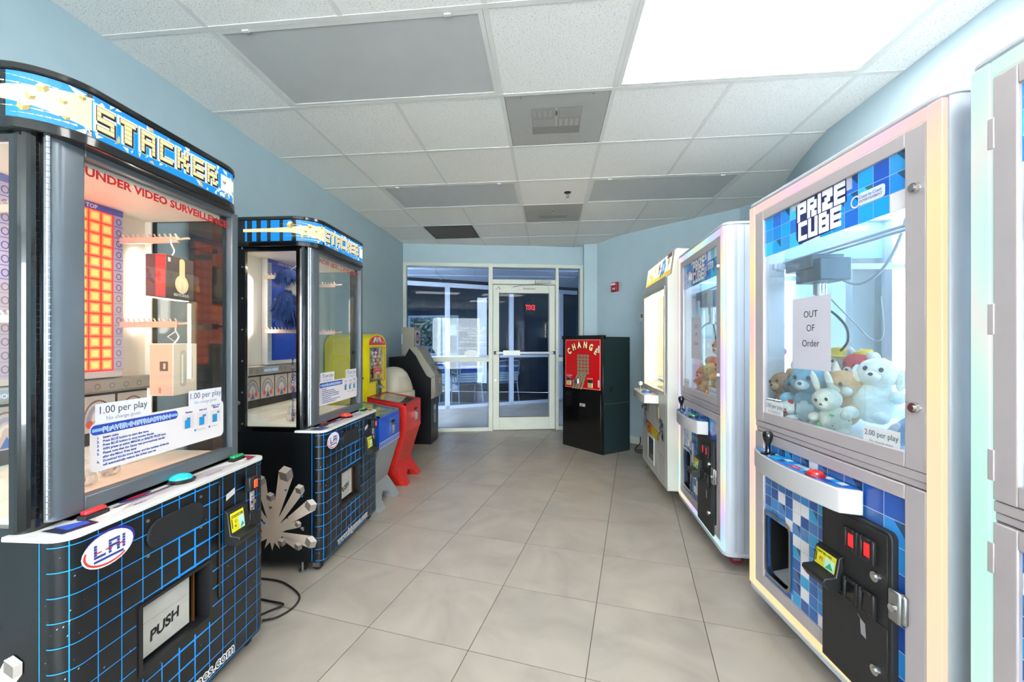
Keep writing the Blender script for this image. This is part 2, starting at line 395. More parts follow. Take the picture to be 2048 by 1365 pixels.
g.build('ceiling_grid', CEILM, ceil)
cm = bpy.data.materials.new('acoustic_tile'); cm.use_nodes = True; n = cm.node_tree; L = n.links; b = n.nodes['Principled BSDF']; b.inputs['Roughness'].default_value = .9
ge = n.nodes.new('ShaderNodeNewGeometry'); mp = n.nodes.new('ShaderNodeMapping'); mp.inputs['Scale'].default_value = (1, 2.2, 1)
n1 = n.nodes.new('ShaderNodeTexNoise'); n1.inputs['Scale'].default_value = 125; n1.inputs['Detail'].default_value = 2
L.new(ge.outputs['Position'], mp.inputs[0]); L.new(mp.outputs[0], n1.inputs['Vector'])
r = n.nodes.new('ShaderNodeValToRGB'); r.color_ramp.elements[0].position = .28; r.color_ramp.elements[1].position = .42; r.color_ramp.elements[0].color = C4('A8A59F'); r.color_ramp.elements[1].color = C4('F7F5F0')
L.new(n1.outputs['Fac'], r.inputs[0]); L.new(r.outputs[0], b.inputs['Base Color'])
bu = n.nodes.new('ShaderNodeBump'); bu.inputs['Strength'].default_value = .4; bu.inputs['Distance'].default_value = .003; L.new(n1.outputs['Fac'], bu.inputs['Height']); L.new(bu.outputs[0], b.inputs['Normal'])
used = {(0, -1), (1, -1), (3, -1), (4, -1), (0, 2), (1, 2), (3, 2), (4, 2), (2, 0), (2, 3), (0, 4), (3, -4), (4, -4), (0, -4), (1, -4), (3, -7), (4, -7)}
def clip_tile(x0, x1, y0, y1):
    P = [(x0, y0), (x1, y0), (x1, y1), (x0, y1)]
    def cl(P, a, b, c):  # keep a*x+b*y<=c
        out = []
        for k in range(len(P)):
            p, q = P[k], P[(k+1) % len(P)]; dp, dq = a*p[0]+b*p[1]-c, a*q[0]+b*q[1]-c
            if dp <= 0: out.append(p)
            if dp*dq < 0: t = dp/(dp-dq); out.append((p[0]+(q[0]-p[0])*t, p[1]+(q[1]-p[1])*t))
        return out
    P = cl(P, -1, 0, 1.98)
    P = cl(P, -.195, 1, 5.5+1.98*.195) if P else P
    if y1 > 3.0 and P: P = cl(P, .905, 1, 5.79+.671*.905)
    if P: P = cl(P, 1, 0, 1.785 if y1 < 2.9 else 2.03)
    return P
for i in range(-1, 6):
    for j in range(-12, 6):
        if (i, j) in used: continue
        P = clip_tile(GX+T*i+.010, GX+T*(i+1)-.010, GY+T*j+.010, GY+T*(j+1)-.010)
        if len(P) < 3: continue
        a = abs(sum(P[k][0]*P[(k+1) % len(P)][1]-P[(k+1) % len(P)][0]*P[k][1] for k in range(len(P))))/2
        if a < .004: continue
        dz = R.uniform(0, .0015)
        G().prism(P, CH+.0005+dz, CH+.016+dz).build('ceiling_tile', cm, ceil)
# ceiling lamps
DIFF_OFF = mat('prismatic_diffuser', 'C9C8C6', .25, noise=.02, bump=.6, bscale=420)
DIFF_ON = mat('lit_diffuser', 'FDFBF6', .3, emit=LIT, noise=.01)
def lamp(i, j, lit, label):
    x0, y0 = GX+T*i+.013, GY+T*j+.013; x1, y1 = x0+2*T-.026, y0+T-.026
    t = thing('ceiling_light', label, 'ceiling light', ((x0+x1)/2, (y0+y1)/2, CH), 0, 'fluorescent ceiling panels')
    hx, hy = (x1-x0)/2, (y1-y0)/2
    g = G(); g.box(-hx, -hx+.022, -hy, hy, -.0008, .012); g.box(hx-.022, hx, -hy, hy, -.0008, .012); g.box(-hx+.022, hx-.022, -hy, -hy+.022, -.0008, .012); g.box(-hx+.022, hx-.022, hy-.022, hy, -.0008, .012)
    g.build('frame', CEILM, t); G().box(-hx+.02, hx-.02, -hy+.02, hy-.02, .002, .008).build('diffuser', DIFF_ON if lit else DIFF_OFF, t)
    g = G()
    for sx in (-.45, .45): g.box(sx-.015, sx+.015, -hy+.004, -hy+.016, -.008, -.002)
    g.build('latch', CEILM, t)
lamp(0, -1, 0, 'unlit ceiling light panel nearest the camera on the left')
lamp(3, -1, 1, 'brightly lit ceiling light panel above the claw machines')
lamp(0, 2, 0, 'unlit ceiling light panel in the far row, left of the sprinkler')
lamp(3, 2, 0, 'unlit ceiling light panel in the far row, right of the sprinkler')
lamp(3, -4, 1, 'added lit ceiling light panel, unseen behind the camera on the right'); lamp(0, -4, 1, 'added lit ceiling light panel, unseen behind the camera on the left'); lamp(3, -7, 1, 'added lit ceiling light panel, unseen and farthest behind the camera')  # unseen fixtures added to brighten the room
# vents
PERF = bpy.data.materials.new('perforated_grille'); PERF.use_nodes = True; n = PERF.node_tree; L = n.links; b = n.nodes['Principled BSDF']; b.inputs['Roughness'].default_value = .6
ge = n.nodes.new('ShaderNodeNewGeometry'); vo = n.nodes.new('ShaderNodeTexVoronoi'); vo.inputs['Scale'].default_value = 150; vo.inputs['Randomness'].default_value = 0
L.new(ge.outputs['Position'], vo.inputs['Vector']); r = n.nodes.new('ShaderNodeValToRGB'); r.color_ramp.elements[0].position = .25; r.color_ramp.elements[1].position = .35
r.color_ramp.elements[0].color = C4('6E6D6A'); r.color_ramp.elements[1].color = C4('C2C1BC'); L.new(vo.outputs['Distance'], r.inputs[0]); L.new(r.outputs[0], b.inputs['Base Color'])
def vent(i, j, label, dark=False):
    t = thing('ceiling_vent', label, 'vent', (GX+T*(i+.5), GY+T*(j+.5), CH), 0, 'ceiling vents')
    hx = T/2-.014
    if dark:
        G().frame(-hx, hx, -hx, hx, .015, 0, .012).xf(Matrix.Rotation(PI/2, 4, 'X')).build('frame', mat('dark_vent', '4B4842', .7), t)
        G().box(-hx, hx, -hx, hx, .004, .01).build('grille', mat('dark_mesh', '5E5B53', .8, noise=.3, scale=200), t); return
    G().box(-hx, hx, -hx, hx, .001, .006).build('perforated_panel', PERF, t)
    d = D(lambda u, v, l: (u, v, .0008-l))
    d.rect(-.15, -.16, .15, .14, 'A3A19C', 1); d.rect(-.15, .05, .15, .14, '94928D', 2)
    for k in range(4): d.rect(.02+k*.032, -.03, .04+k*.032, .05, 'B9B8B2', 3)
    for k in range(5): d.rect(-.14, -.03+k*.016, -.01, -.022+k*.016, 'B5B3AE', 3)
    for k in range(4): d.rect(-.14+k*.032, -.13, -.122+k*.032, -.06, 'B0AEA9', 3)
    for k in range(5): d.rect(.02, -.14+k*.018, .14, -.131+k*.018, 'B4B2AD', 3)
    d.rect(-.007, -.16, .007, .05, 'BDBBB6', 4); d.ell(0, -.1, .006, .03, '5F5D59', 5)
    d.build('louvre', t)
    g = G()
    for sx, sy in ((-.2, -.27), (.2, -.27), (-.2, .27), (.2, .27)): g.cyl((sx, sy, -.002), (sx, sy, .003), .005)
    g.build('screw', STEEL, t)
vent(2, 0, 'perforated square ceiling vent nearest the camera, with a louvre showing through'); vent(2, 3, 'perforated square ceiling vent behind the sprinkler'); vent(0, 4, 'dark square return vent in the far left ceiling', True)
t = thing('sprinkler_head', 'small dark pendent fire sprinkler in a white ceiling tile', 'sprinkler', (.175, 3.79, CH))
G().lathe([(.032, 0), (.030, -.006), (.012, -.012)], n=20).build('escutcheon', mat('bronze', '3A3632', .4, metal=.8), t, smooth=True)
g = G(); g.cyl((0, 0, -.01), (0, 0, -.022), .008); g.tube([(-.008, 0, -.022), (-.012, 0, -.03), (-.004, 0, -.045)], .002); g.tube([(.008, 0, -.022), (.012, 0, -.03), (.004, 0, -.045)], .002); g.cyl((0, 0, -.045), (0, 0, -.048), .014)
g.build('deflector', STEEL, t)

# ------------------------------------------------------------------ glazed end wall and door
FRM = mat('cream_door_frame', 'D5D8CB', .45, noise=.03)
ANG = math.atan2(.456, 2.34)
def at_end(o, s=0): o.location = (*dwp(s), 0); o.rotation_euler = (0, 0, ANG); return o
g = G(); g.box(0, .045, 0, .1, 0, 2.345); g.box(.045, 1.176, 0, .1, 2.295, 2.345); g.box(.045, 1.176, 0, .1, 0, .05); g.box(.045, 1.176, 0, .1, .972, 1.032); g.box(1.176, 1.232, 0, .1, 0, 2.345)
w1 = at_end(g.build('window_1', FRM, kind='structure', bevel=.003))
g = G(); g.box(.045, 1.176, .05, .054, 1.032, 2.295); g.box(.045, 1.176, .05, .054, .05, .972); g.build('window_pane', GLASSD, w1)
g = G(); g.box(2.127, 2.17, 0, .1, 0, 2.345); g.box(2.17, 2.48, 0, .1, 2.295, 2.345); g.box(2.17, 2.48, 0, .1, 0, .05); g.box(2.17, 2.48, 0, .1, .972, 1.032); g.box(2.48, 2.535, 0, .1, 0, 2.345)
w2 = at_end(g.build('window_2', FRM, kind='structure', bevel=.003))
g = G(); g.box(2.17, 2.48, .05, .054, 1.032, 2.295); g.box(2.17, 2.48, .05, .054, .05, .972); g.build('window_pane', GLASSD, w2)
g = G(); g.box(1.232, 2.127, 0, .1, 2.295, 2.345); g.box(1.232, 2.127, 0, .1, 2.06, 2.125)
w3 = at_end(g.build('window_3', FRM, kind='structure', bevel=.003))
G().box(1.232, 2.127, .05, .054, 2.125, 2.295).build('window_pane', GLASSD, w3)
dr = at_end(G().frame(1.238, 2.121, .008, 2.052, .09, .028, .072, tt=.12, tb=.185).build('door_1', FRM, kind='structure', bevel=.003))
G().box(1.328, 2.031, .048, .052, .193, 1.932).build('door_glass', GLASSD, dr)
G().frame(1.322, 2.037, .187, 1.938, .006, .02, .03).build('glazing_bead', BLACKP, dr)
g = G(); g.box(1.27, 2.09, -.045, -.022, 1.078, 1.11); pb = g.build('push_bar', ALUW, dr, bevel=.006)
g = G(); g.box(1.248, 1.275, -.05, .028, 1.073, 1.117); g.box(2.085, 2.112, -.05, .028, 1.073, 1.117); g.build('bar_end', BLACKM, dr, bevel=.004)
d = D(front(-.0455)); d.rect(1.375, 1.06, 1.61, 1.128, 'E8E8E6', 1); d.build('paper_sign', dr)
g = G(); g.cyl((1.27, .03, .71), (1.27, .012, .71), .016); g.build('lock_cylinder', CHROME, dr, smooth=True)
g = G(); g.box(1.83, 2.05, -.045, .0, 2.072, 2.112); g.cyl((1.93, -.02, 2.112), (1.93, -.02, 2.125), .012); g.tube([(1.93, -.03, 2.07), (1.90, -.06, 2.055), (1.80, -.10, 2.05)], .006); g.tube([(1.80, -.10, 2.05), (1.62, .02, 2.045), (1.52, .027, 2.02)], .005)
g.build('door_closer', mat('closer_silver', '9B9C98', .35, metal=.7), dr, bevel=.006)
d = D(front(.0275)); d.line([(1.28, 1.985), (1.315, 2.02), (1.335, 2.0), (1.335, 1.985)], .006, '1A1A1A'); d.text('Gameroom', 1.66, 1.99, .038, '3C3C3A', bold=.01); d.line([(1.60, 2.0), (1.61, 1.975)], .004, '333333'); d.build('lettering', dr)
d = D(lambda u, v, l: (u, .0495-l, v))
for i, (tx, sz) in enumerate((('PELICAN GRAND', .05), (None, 0), ('\u2022 OPEN 10:00 AM', .036), ('\u2022 NO SMOKING', .036), ('\u2022 NO WET BATHING', .036), ('\u2022 USE BY OWNERS AND', .036), (None, 0), ('PLEASE NO FOOD OR D', .036))):
    if tx: d.text(tx, 1.13, 1.40-i*.043-(.03 if i < 1 else 0)+.05, sz, 'DDE3EA', 1, mirror=True, sx=.95)
d.line([(.70, 1.405), (1.12, 1.405)], .005, 'DDE3EA'); d.ell(.93, 1.085, .095, .052, 'D4D9DC', 2); d.build('window_lettering', w1)

# ------------------------------------------------------------------ vestibule and what lies beyond
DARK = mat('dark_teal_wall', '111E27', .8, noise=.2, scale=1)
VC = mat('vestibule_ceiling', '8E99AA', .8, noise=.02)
P0 = Vector((-3.1, 6.881)); pw = Vector((2.072, 1.191)).normalized(); PA = math.atan2(1.191, 2.072)
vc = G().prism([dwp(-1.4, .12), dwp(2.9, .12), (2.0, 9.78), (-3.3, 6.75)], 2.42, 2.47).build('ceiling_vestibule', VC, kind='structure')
g = G()
for k in range(9):
    a = dwp(-.9+k*.61, .13); g.cyl((a[0], a[1], 2.418), (a[0]-.3, a[1]+1.9, 2.421), .008, n=4)
for k in range(3): a = dwp(-1, .3+k*.61); b_ = dwp(2.8, .3+k*.61); g.cyl((a[0], a[1], 2.418), (b_[0], b_[1], 2.418), .012, n=4)
g.build('ceiling_grid', mat('grid_white', '9AA4B2', .6), vc)
FR2 = mat('partition_frame', 'A9AEB8', .4, noise=.03)
g = G(); LEN = 4.3
for s in (0, 1.38, 2.70, 3.86): g.box(s, s+.085, 0, .07, 0, 2.30)
g.box(0, LEN, 0, .07, 2.28, 2.36); g.box(0, LEN, 0, .07, 0, .06); g.box(0, LEN, 0, .07, .945, 1.0)
w5 = g.build('window_5', FR2, kind='structure', bevel=.003); w5.location = (P0.x, P0.y, 0); w5.rotation_euler = (0, 0, PA)
G().box(.02, LEN-.02, .034, .037, .06, 2.28).build('window_pane', glass('tinted_glass', (.74, .80, .88), 0, 1.35), w5)
# dark lounge beyond
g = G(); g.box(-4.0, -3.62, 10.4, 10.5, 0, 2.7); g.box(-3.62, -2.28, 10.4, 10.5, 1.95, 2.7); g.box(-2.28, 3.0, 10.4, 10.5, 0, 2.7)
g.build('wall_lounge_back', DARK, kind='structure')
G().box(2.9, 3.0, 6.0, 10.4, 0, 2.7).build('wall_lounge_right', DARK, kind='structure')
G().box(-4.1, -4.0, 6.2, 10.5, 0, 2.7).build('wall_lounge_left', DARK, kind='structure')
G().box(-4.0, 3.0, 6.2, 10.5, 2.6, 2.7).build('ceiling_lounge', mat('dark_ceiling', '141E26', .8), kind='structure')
g = G().frame(-3.62, -2.28, 0, 1.95, .05, 10.42, 10.47); g.box(-3.57, -2.33, 10.42, 10.47, .93, .98); w6 = g.build('window_6', FR2, kind='structure')
G().box(-3.57, -2.33, 10.443, 10.447, .05, 1.9).build('window_pane', glass('dimming_glass', (.26, .28, .30), 0, 1.4), w6)  # dark tint put into the pane to dim the bright outdoors
g = G(); g.box(-3.35, -3.25, 5.2, 7.0, 0, 1.5); g.box(-3.35, -3.25, 5.2, 7.0, 1.9, 2.5); g.build('wall_vestibule_left', mat('vestibule_wall', '8FA3B4', .8), kind='structure')  # unseen wall, its slot shaped to let limited daylight into the vestibule
G().box(1.2, 1.3, 6.1, 9.4, 0, 2.45).build('wall_vestibule_right', mat('vestibule_wall', '8FA3B4', .8), kind='structure')
G().box(-9, 4, 10.5, 22, -.1, -.02).build('ground_outside', mat('concrete', 'C9C5BC', .8, noise=.1), kind='structure')
hd = mat('hedge_leaves', '8C9682', .8, noise=.5, scale=9)
g = G()
for k in range(3800):
    x, y, z = R.uniform(-8, -1), R.uniform(15.2, 16.2), R.uniform(0, 2.4)+R.random()**2*.5; a = R.uniform(0, 6.28); b2 = R.uniform(-1, 1); s = R.uniform(.06, .13)
    u = Vector((math.cos(a), math.sin(a), b2))*s; v_ = Vector((-math.sin(a), math.cos(a)*.3, 1))*s*.7; p = Vector((x, y, z))
    g.add([p-u, p+v_, p+u, p-v_], [(0, 1, 2, 3)])
g.box(-9, 0, 16.0, 17.0, 0, 2.1)
tag(g.build('hedge', hd, fix=False, kind='stuff'), 'pale green hedge seen through the far window outdoors', 'hedge')
g = G()
for k in range(26): g.box(-7+k*.25, -6.97+k*.25, 13.0, 13.03, 0, 1.1)
g.box(-7.1, -.4, 12.99, 13.04, 1.08, 1.14); tag(g.build('railing', mat('rail_grey', '8A8E92', .5), kind='stuff'), 'metal railing outdoors in front of the hedge', 'railing')
def downlight(x, y, lb):
    t = thing('downlight', lb, 'downlight', (x, y, 2.6), 0, 'lounge downlights')
    G().lathe([(.09, 0), (.085, -.008), (.07, -.008)], n=20).build('trim_ring', WHITE, t); G().cyl((0, 0, -.003), (0, 0, -.006), .068, n=20).build('lens', mat('downlight_lens', 'FFFFFF', .4, emit=6), t)
downlight(-.62, 9.3, 'round recessed downlight in the dark lounge ceiling, nearer one'); downlight(-.55, 10.1, 'round recessed downlight in the dark lounge ceiling, farther one')
t = thing('exit_sign', 'red lit exit sign hanging in the dark lounge beyond the door', 'exit sign', (-.38, 8.85, 2.0), PA)
G().box(-.13, .13, 0, .04, -.1, .1).build('housing', mat('exit_housing', '2A1012', .5), t, bevel=.004); G().box(-.03, .03, .01, .03, .1, .6).build('stem', BLACKM, t)
d = D(front(-.0005)); d.text('EXIT', 0, -.055, .15, 'FF2A2A', al='c', sx=.75, bold=.02, mirror=True)
# mirrored lettering is centred by hand
d.v = [(p[0], p[1], p[2]) for p in d.v]; d.build('letters', t, printmat('exit_red', 2.5))
STRAPW = mat('white_strap', 'CFCFC4', .6); STRAPB = mat('blue_strap', '2B4F8E', .6); TUBEW = mat('chair_tube', 'C9CCC8', .35, metal=.2)
def chair(x, y, rot, lb):
    t = thing('patio_chair', lb, 'chair', (x, y, 0), rot, 'strap patio chairs beyond the glass')
    for sx in (-1, 1):
        g = G(); g.tube([(sx*.25, .02, 0), (sx*.24, .10, .42), (sx*.235, .04, .62), (sx*.23, -.02, .82), (sx*.19, -.03, .87), (0, -.03, .88)], .012); g.build('back_frame', TUBEW, t, smooth=True)
        g = G(); g.tube([(sx*.25, .55, 0), (sx*.26, .50, .60), (sx*.27, .40, .64), (sx*.27, .10, .62), (sx*.25, .03, .60)], .012); g.build('leg', TUBEW, t, smooth=True)
        g = G(); g.tube([(sx*.24, .08, .40), (sx*.24, .52, .42)], .012); g.build('seat_rail', TUBEW, t, smooth=True)
    g = G(); g.tube([(-.25, .03, .03), (.25, .03, .03)], .01); g.build('stretcher', TUBEW, t, smooth=True)
    for k in range(8):
        z = .46+k*.048; yy = .085-(z-.42)*.25
        G().box(-.235, .235, yy, yy+.006, z, z+.038).build('back_strap', STRAPB if k in (5, 7, 4) else STRAPW, t)
    for k in range(8): G().box(-.24, .24, .10+k*.052, .14+k*.052, .41, .416).build('seat_strap', STRAPB if k in (1, 3) else STRAPW, t)
chair(-1.49, 8.02, PA, 'patio chair with blue and white straps, middle one beyond the glass')
chair(-.80, 8.42, PA, 'patio chair with blue and white straps, seen through the door glass')
chair(-2.15, 7.66, PA, 'patio chair with blue and white straps, partly hidden by the cash machine')

# ------------------------------------------------------------------ wall fixtures
DA = math.atan2(5.33-5.79, .942-.671)
t = thing('fire_alarm_strobe', 'red fire alarm with white strobe on the blue wall', 'fire alarm', (.872, 5.425, 1.95), DA)
G().box(-.055, .055, -.045, -.004, -.06, .06).build('housing', mat('alarm_red', 'A8141C', .4), t, bevel=.008); G().box(-.035, .045, -.075, -.045, .02, .045).build('strobe_lens', mat('strobe', 'E9E9EC', .15), t, bevel=.008)
d = D(front(-.0455)); d.text('FIRE', 0, -.035, .03, 'F0F0F0', al='c', bold=.02); d.build('letters', t)
t = thing('thermostat', 'white thermostat on the blue wall behind the candy machine', 'thermostat', (1.165, 5.10, 1.545), DA-.05)
G().box(-.085, .085, -.03, -.004, -.065, .06).build('housing', mat('thermostat_white', 'D8D6CC', .5), t, bevel=.012)
G().box(-.05, .055, -.0315, -.029, -.01, .035).build('screen', mat('lcd', '4A5A4C', .3), t)
for k in range(3): G().box(-.04+k*.03, -.022+k*.03, -.032, -.029, -.042, -.032).build('key', ALU, t)

# ------------------------------------------------------------------ block stacking prize machines (left wall)
def wrapfn(x0, x1, y0, r):
    "print that wraps round both rounded front corners; u equals x on the flat front"
    arc = PI/2*r
    def fn(u, v, l):
        a = x0+r; b = x1-r
        if u < a:
            s = a-u
            if s > arc: return (x0-l, y0+r+(s-arc), v)
            t = s/r; return (a-(r+l)*math.sin(t), y0+r-(r+l)*math.cos(t), v)
        if u > b:
            s = u-b
            if s > arc: return (x1+l, y0+r+(s-arc), v)
            t = s/r; return (b+(r+l)*math.sin(t), y0+r-(r+l)*math.cos(t), v)
        return (u, y0-l, v)
    return fn
BLUE = '0A8FE8'; CREAM = 'F6E7C4'
def cube3(d, u, v, s, a, cols, L):
    "little shaded cube drawn as print"
    p = [(u+s*math.cos(a+PI/3*k), v+s*math.sin(a+PI/3*k)) for k in range(6)]; c = (u, v)
    d.poly([p[0], p[1], p[2], c], cols[0], L); d.poly([p[2], p[3], p[4], c], cols[1], L); d.poly([p[4], p[5], p[0], c], cols[2], L)
def caster(t, x, y, rad=.03, z0=.062, m=RUBBER, lab=None, tw=.0):
    g = G(); g.cyl((x-.011, y, rad), (x+.011, y, rad), rad, n=18); w_ = g.build('caster_wheel', m, t, bevel=.004)
    g = G(); g.box(x-.018, x-.014, y-.02, y+.02, rad*.7, z0); g.box(x+.014, x+.018, y-.02, y+.02, rad*.7, z0); g.box(x-.022, x+.022, y-.025, y+.025, z0-.006, z0+.004); g.cyl((x-.02, y, rad), (x+.02, y, rad), .006, n=8)
    g.build('caster_fork', STEEL, t)
def stacker(loc, ang, label, lit, domecol, second=False):
    t = thing('prize_stacking_game', label, 'arcade machine', (loc[0], loc[1], 0), math.radians(ang), 'block stacking prize games by the left wall')
    W, DP = .74, .77
    b = G().prism(rrect(0, W, 0, DP, .045, (1, 1, 0, 0)), .06, .748).build('lower_cabinet', BLACKL, t)
    cut(b, G().box(.195, .44, -.05, .16, .287, .475)); b.data.materials.clear(); b.data.materials.append(BLACKL)
    G().frame(.185, .447, .28, .482, .010, -.004, .05).build('chute_frame', BLACKP, t)
    f = G().box(.197, .388, .028, .033, .300, .473).build('push_flap', mat('brushed_flap', 'C9C6BE', .45, metal=.15, noise=.08, scale=20), t)
    d = D(front(.0275)); d.text('PUSH', .246, .335, .044, '1A1A1C', sx=.98, bold=.035, shear=.22, rot=.16); d.line([(.197, .402), (.388, .398)], .0012, '8E8B85'); d.build('push_lettering', f)
    G().box(.409, .412, .03, .04, .290, .473).build('chute_edge_strip', mat('copper_strip', 'B0703A', .35, metal=.8), t)
    # wrapped line pattern
    d = D(wrapfn(0, W, 0, .045), .0006)
    pu = .0605; us = [.016+pu*k-.0605 for k in range(14)]; zs = [.735-pu*k for k in range(12)]
    def wd(u, z): return .0022+.0062*math.exp(-((u-.36)/.10)**2-((z-.42)/.30)**2)
    def hidden(u, z): return .18 < u < .452 and .275 < z < .487
    for u in us:
        for k in range(34):
            z = .066+(.748-.066)*k/34; z2 = .066+(.748-.066)*(k+1)/34
            if hidden(u, (z+z2)/2): continue
            q = wd(u, z)/2; q2 = wd(u, z2)/2; d.poly([(u-q, z), (u+q, z), (u+q2, z2), (u-q2, z2)], BLUE, 1)
    for z in zs:
        n_ = 132
        for k in range(n_):
            u = -.026+(.79)*k/n_; u2 = -.026+.79*(k+1)/n_
            if hidden((u+u2)/2, z): continue
            q = wd(u, z)/2; q2 = wd(u2, z)/2; d.poly([(u, z-q), (u2, z-q2), (u2, z+q2), (u, z+q)], BLUE, 1.1)
    # makers oval
    cu, cv = .102, .688
    d.ell(cu+.004, cv+.004, .068, .046, '2A2F8F', 2); d.ell(cu, cv, .066, .044, 'EDEDF2', 3); d.ring(cu, cv, .062, .040, .005, 'D8392F', 4, PI*.9, PI*1.75)
    d.block('LAI', cu-.038, cv-.014, .0073, .0072, 1, [(0, 0, 0, '34408F', 5)], stripes=.16)
    for k in range(3): d.rect(cu-.038+k*.028, cv-.0005, cu-.02+k*.028, cv+.003, 'C43A4A', 7)
    d.rect(cu-.038, cv-.024, cu+.038, cv-.018, '34408F', 5)
    # web address along the bottom
    for tx, u0 in (('www.laigames.com', .155),):
        for k, (gx, gz, bo, col, L) in enumerate(((.0, 0, .075, 'F2F2F2', 3), (0, 0, .0, '17181C', 4))):
            d.text(tx, u0, .082, .052, col, L, bold=bo, sx=1.0)
    for k in range(60):
        u, z = R.choice((R.uniform(-.03, .05), R.uniform(0, .7))), R.uniform(.07, .74); s = R.uniform(.0008, .003)
        d.poly([(u, z), (u+s, z+s*.5), (u+s*1.1, z+s*1.8), (u+s*.2, z+s)], 'B9B4AC', 4)
    d.build('line_pattern', t)
    # speaker
    sp = []
    for k in range(24):
        a = 2*PI*k/24; sp.append((.309+(.058 if math.cos(a) > 0 else -.058)+.043*math.cos(a), .662+.043*math.sin(a)))
    g = G().prism(sp, -.006, .002, 'y'); o = g.build('speaker_grille', mat('speaker_mesh', '15171A', .6, noise=.5, scale=300, bump=.6, bscale=500), t, bevel=.002)
    g = G()
    for x, z in ((.212, .712), (.402, .712), (.212, .610), (.402, .610)): g.cyl((x, -.003, z), (x, .001, z), .0045)
    g.build('screw', STEEL, t)
    # coin door
    g = G(); g.frame(.481, .686, .318, .736, .0022, -.0022, 0); g.cyl((.482, -.003, .33), (.482, -.003, .72), .0028, n=8); cd = g.build('coin_door', BLACKP, t)
    g = G(); g.prism([(-.004, .502), (-.004, .625), (-.020, .615), (-.030, .535), (-.062, .532), (-.066, .520), (-.050, .497)], .500, .604, 'x'); g.box(.604, .648, -.030, -.004, .515, .572); g.build('bill_acceptor', BLACKP, cd, bevel=.003)
    d = D(lambda u, v, l: (u, -.0205-(.615-v)*.12-l, v)); d.rect(.507, .541, .575, .609, 'E8DE1C', 1); d.rect(.546, .544, .573, .588, 'BFE9E4', 2); d.rect(.512, .590, .570, .600, '6D6A1C', 2); d.text('INSERT BILL HERE', .512, .592, .0085, 'F7F04A', 3, sx=.7); d.line([(.513, .588), (.513, .555)], .004, '3A3A10', 2); d.ell(.528, .560, .005, .004, 'C4512A', 2); d.poly([(.55, .545), (.571, .552), (.562, .566)], '2FA58C', 3); d.text('$1', .525, .572, .014, 'C06A20', 3, bold=.02); d.build('bill_label', cd)
    g = G(); g.box(.606, .65, -.028, -.003, .652, .708); g.build('coin_return_housing', BLACKP, cd, bevel=.005)
    G().box(.626, .646, -.031, -.027, .663, .695).build('lit_button', mat('amber_button', 'B6441E', .3, emit=.5), cd, bevel=.002)
    G().box(.637, .662, -.005, -.002, .560, .645).build('lock_plate', ALU, cd, bevel=.001)
    g = G()
    for z in (.625, .58): g.ball((.6495, -.005, z), (.007, .003, .007), 10, 6)
    g.cyl((.6495, -.014, .603), (.6495, -.002, .603), .0095); g.build('lock', CHROME, cd, smooth=True)
    d = D(front(-.0030)); d.poly([(.512, .655), (.556, .668), (.556, .69), (.512, .678)], 'CFCDCB', 2); d.build('worn_sticker', cd)
    # control deck
    dk = G().prism(rrect(-.004, W+.004, -.004, .16, .047, (1, 1, 0, 0)), .748, .760).build('control_deck', mat('deck_white', 'D9D6D4', .3, noise=.03), t, bevel=.002)
    d = D(top(.7602)); d.poly([(.13, .03), (.66, .03), (.70, .06), (.62, .085), (.30, .085), (.12, .05)], 'F3F1F0', 1)
    for k in range(9): d.line([(.17+.01*k, .034+k*.005), (.64-.012*k, .034+k*.005)], .0014, ('26272C', 'B5303A', '2C3E90')[k % 3], 2)
    for k in range(26): d.rect(.18+k*.008, .060, .185+k*.008, .074, '33343A', 2)
    d.ell(.26, .085, .05, .012, '2D2E86', 3); d.ell(.265, .085, .036, .008, 'C22436', 4); d.poly([(.02, .03), (.09, .012), (.10, .05), (.03, .10)], '1B1E3A', 2); d.poly([(.04, .04), (.085, .03), (.095, .055), (.05, .09)], '3B57C0', 3)
    d.poly([(.66, .02), (.72, .03), (.73, .10), (.70, .06)], 'B3262F', 2); d.rect(.66, .028, .72, .034, '2C3E90', 3); d.text('SELECT', .20, .026, .012, '2C3E90', 3, bold=.02); d.text('PRESS TO START', .46, .024, .010, '2C3E90', 3, bold=.02)
    d.build('deck_artwork', dk)
    G().box(.095, .70, .095, .165, .760, .7625).build('deck_plate', BLACKG, t)
    for x, col, nm in ((.125, 'C8252C' if not second else '5A1512', 'red'), (.66, '0E8A4C', 'green')):
        g = G(); g.box(x-.032, x+.032, .055, .080, .760, .772); o = g.build('button_bezel', BLACKP, t, bevel=.002)
        G().box(x-.027, x+.027, .058, .077, .772, .782).build('square_button', mat(nm+'_button'+str(second), col, .2, emit=.25, coat=.3), o, bevel=.003)
    g = G().lathe([(.040, .760), (.042, .767), (.034, .772)], (.405, .072, 0), 28); g.build('button_ring', BLACKG if not second else mat('dark_red_ring', '4A1210', .2), t, smooth=True)
    g = G(); 
    for i in range(1): g.ball((.405, .072, .770), (.034, .034, .018), 24, 10)
    g.build('dome_button', mat('dome'+domecol, domecol, .08, emit=.35, coat=.6), t, smooth=True)
    # upper cabinet
    X0, X1, F0 = .010, .705, .115
    g = G(); post = rrect(X0, X0+.06, F0, .158, .03, (1, 0, 0, 0)); g.prism(post, .748, 1.75)
    post = [(X0+X1-p[0], p[1]) for p in post]; g.prism(post[::-1], .748, 1.75)
    for a, c in ((X0, X0+.02), (X1-.02, X1)):
        g.box(a, c, .158, .45, 1.725, 1.75); g.box(a, c, .158, .45, .748, .775); g.box(a, c, .448, DP, .748, 1.75)
    g.box(X0, X1, .13, DP, 1.735, 1.75); g.box(X0+.02, X1-.02, .74, DP, .76, 1.74); g.box(X0+.02, X1-.02, .12, .145, .748, .79)
    g.build('upper_cabinet', BLACKG, t)
    g = G()
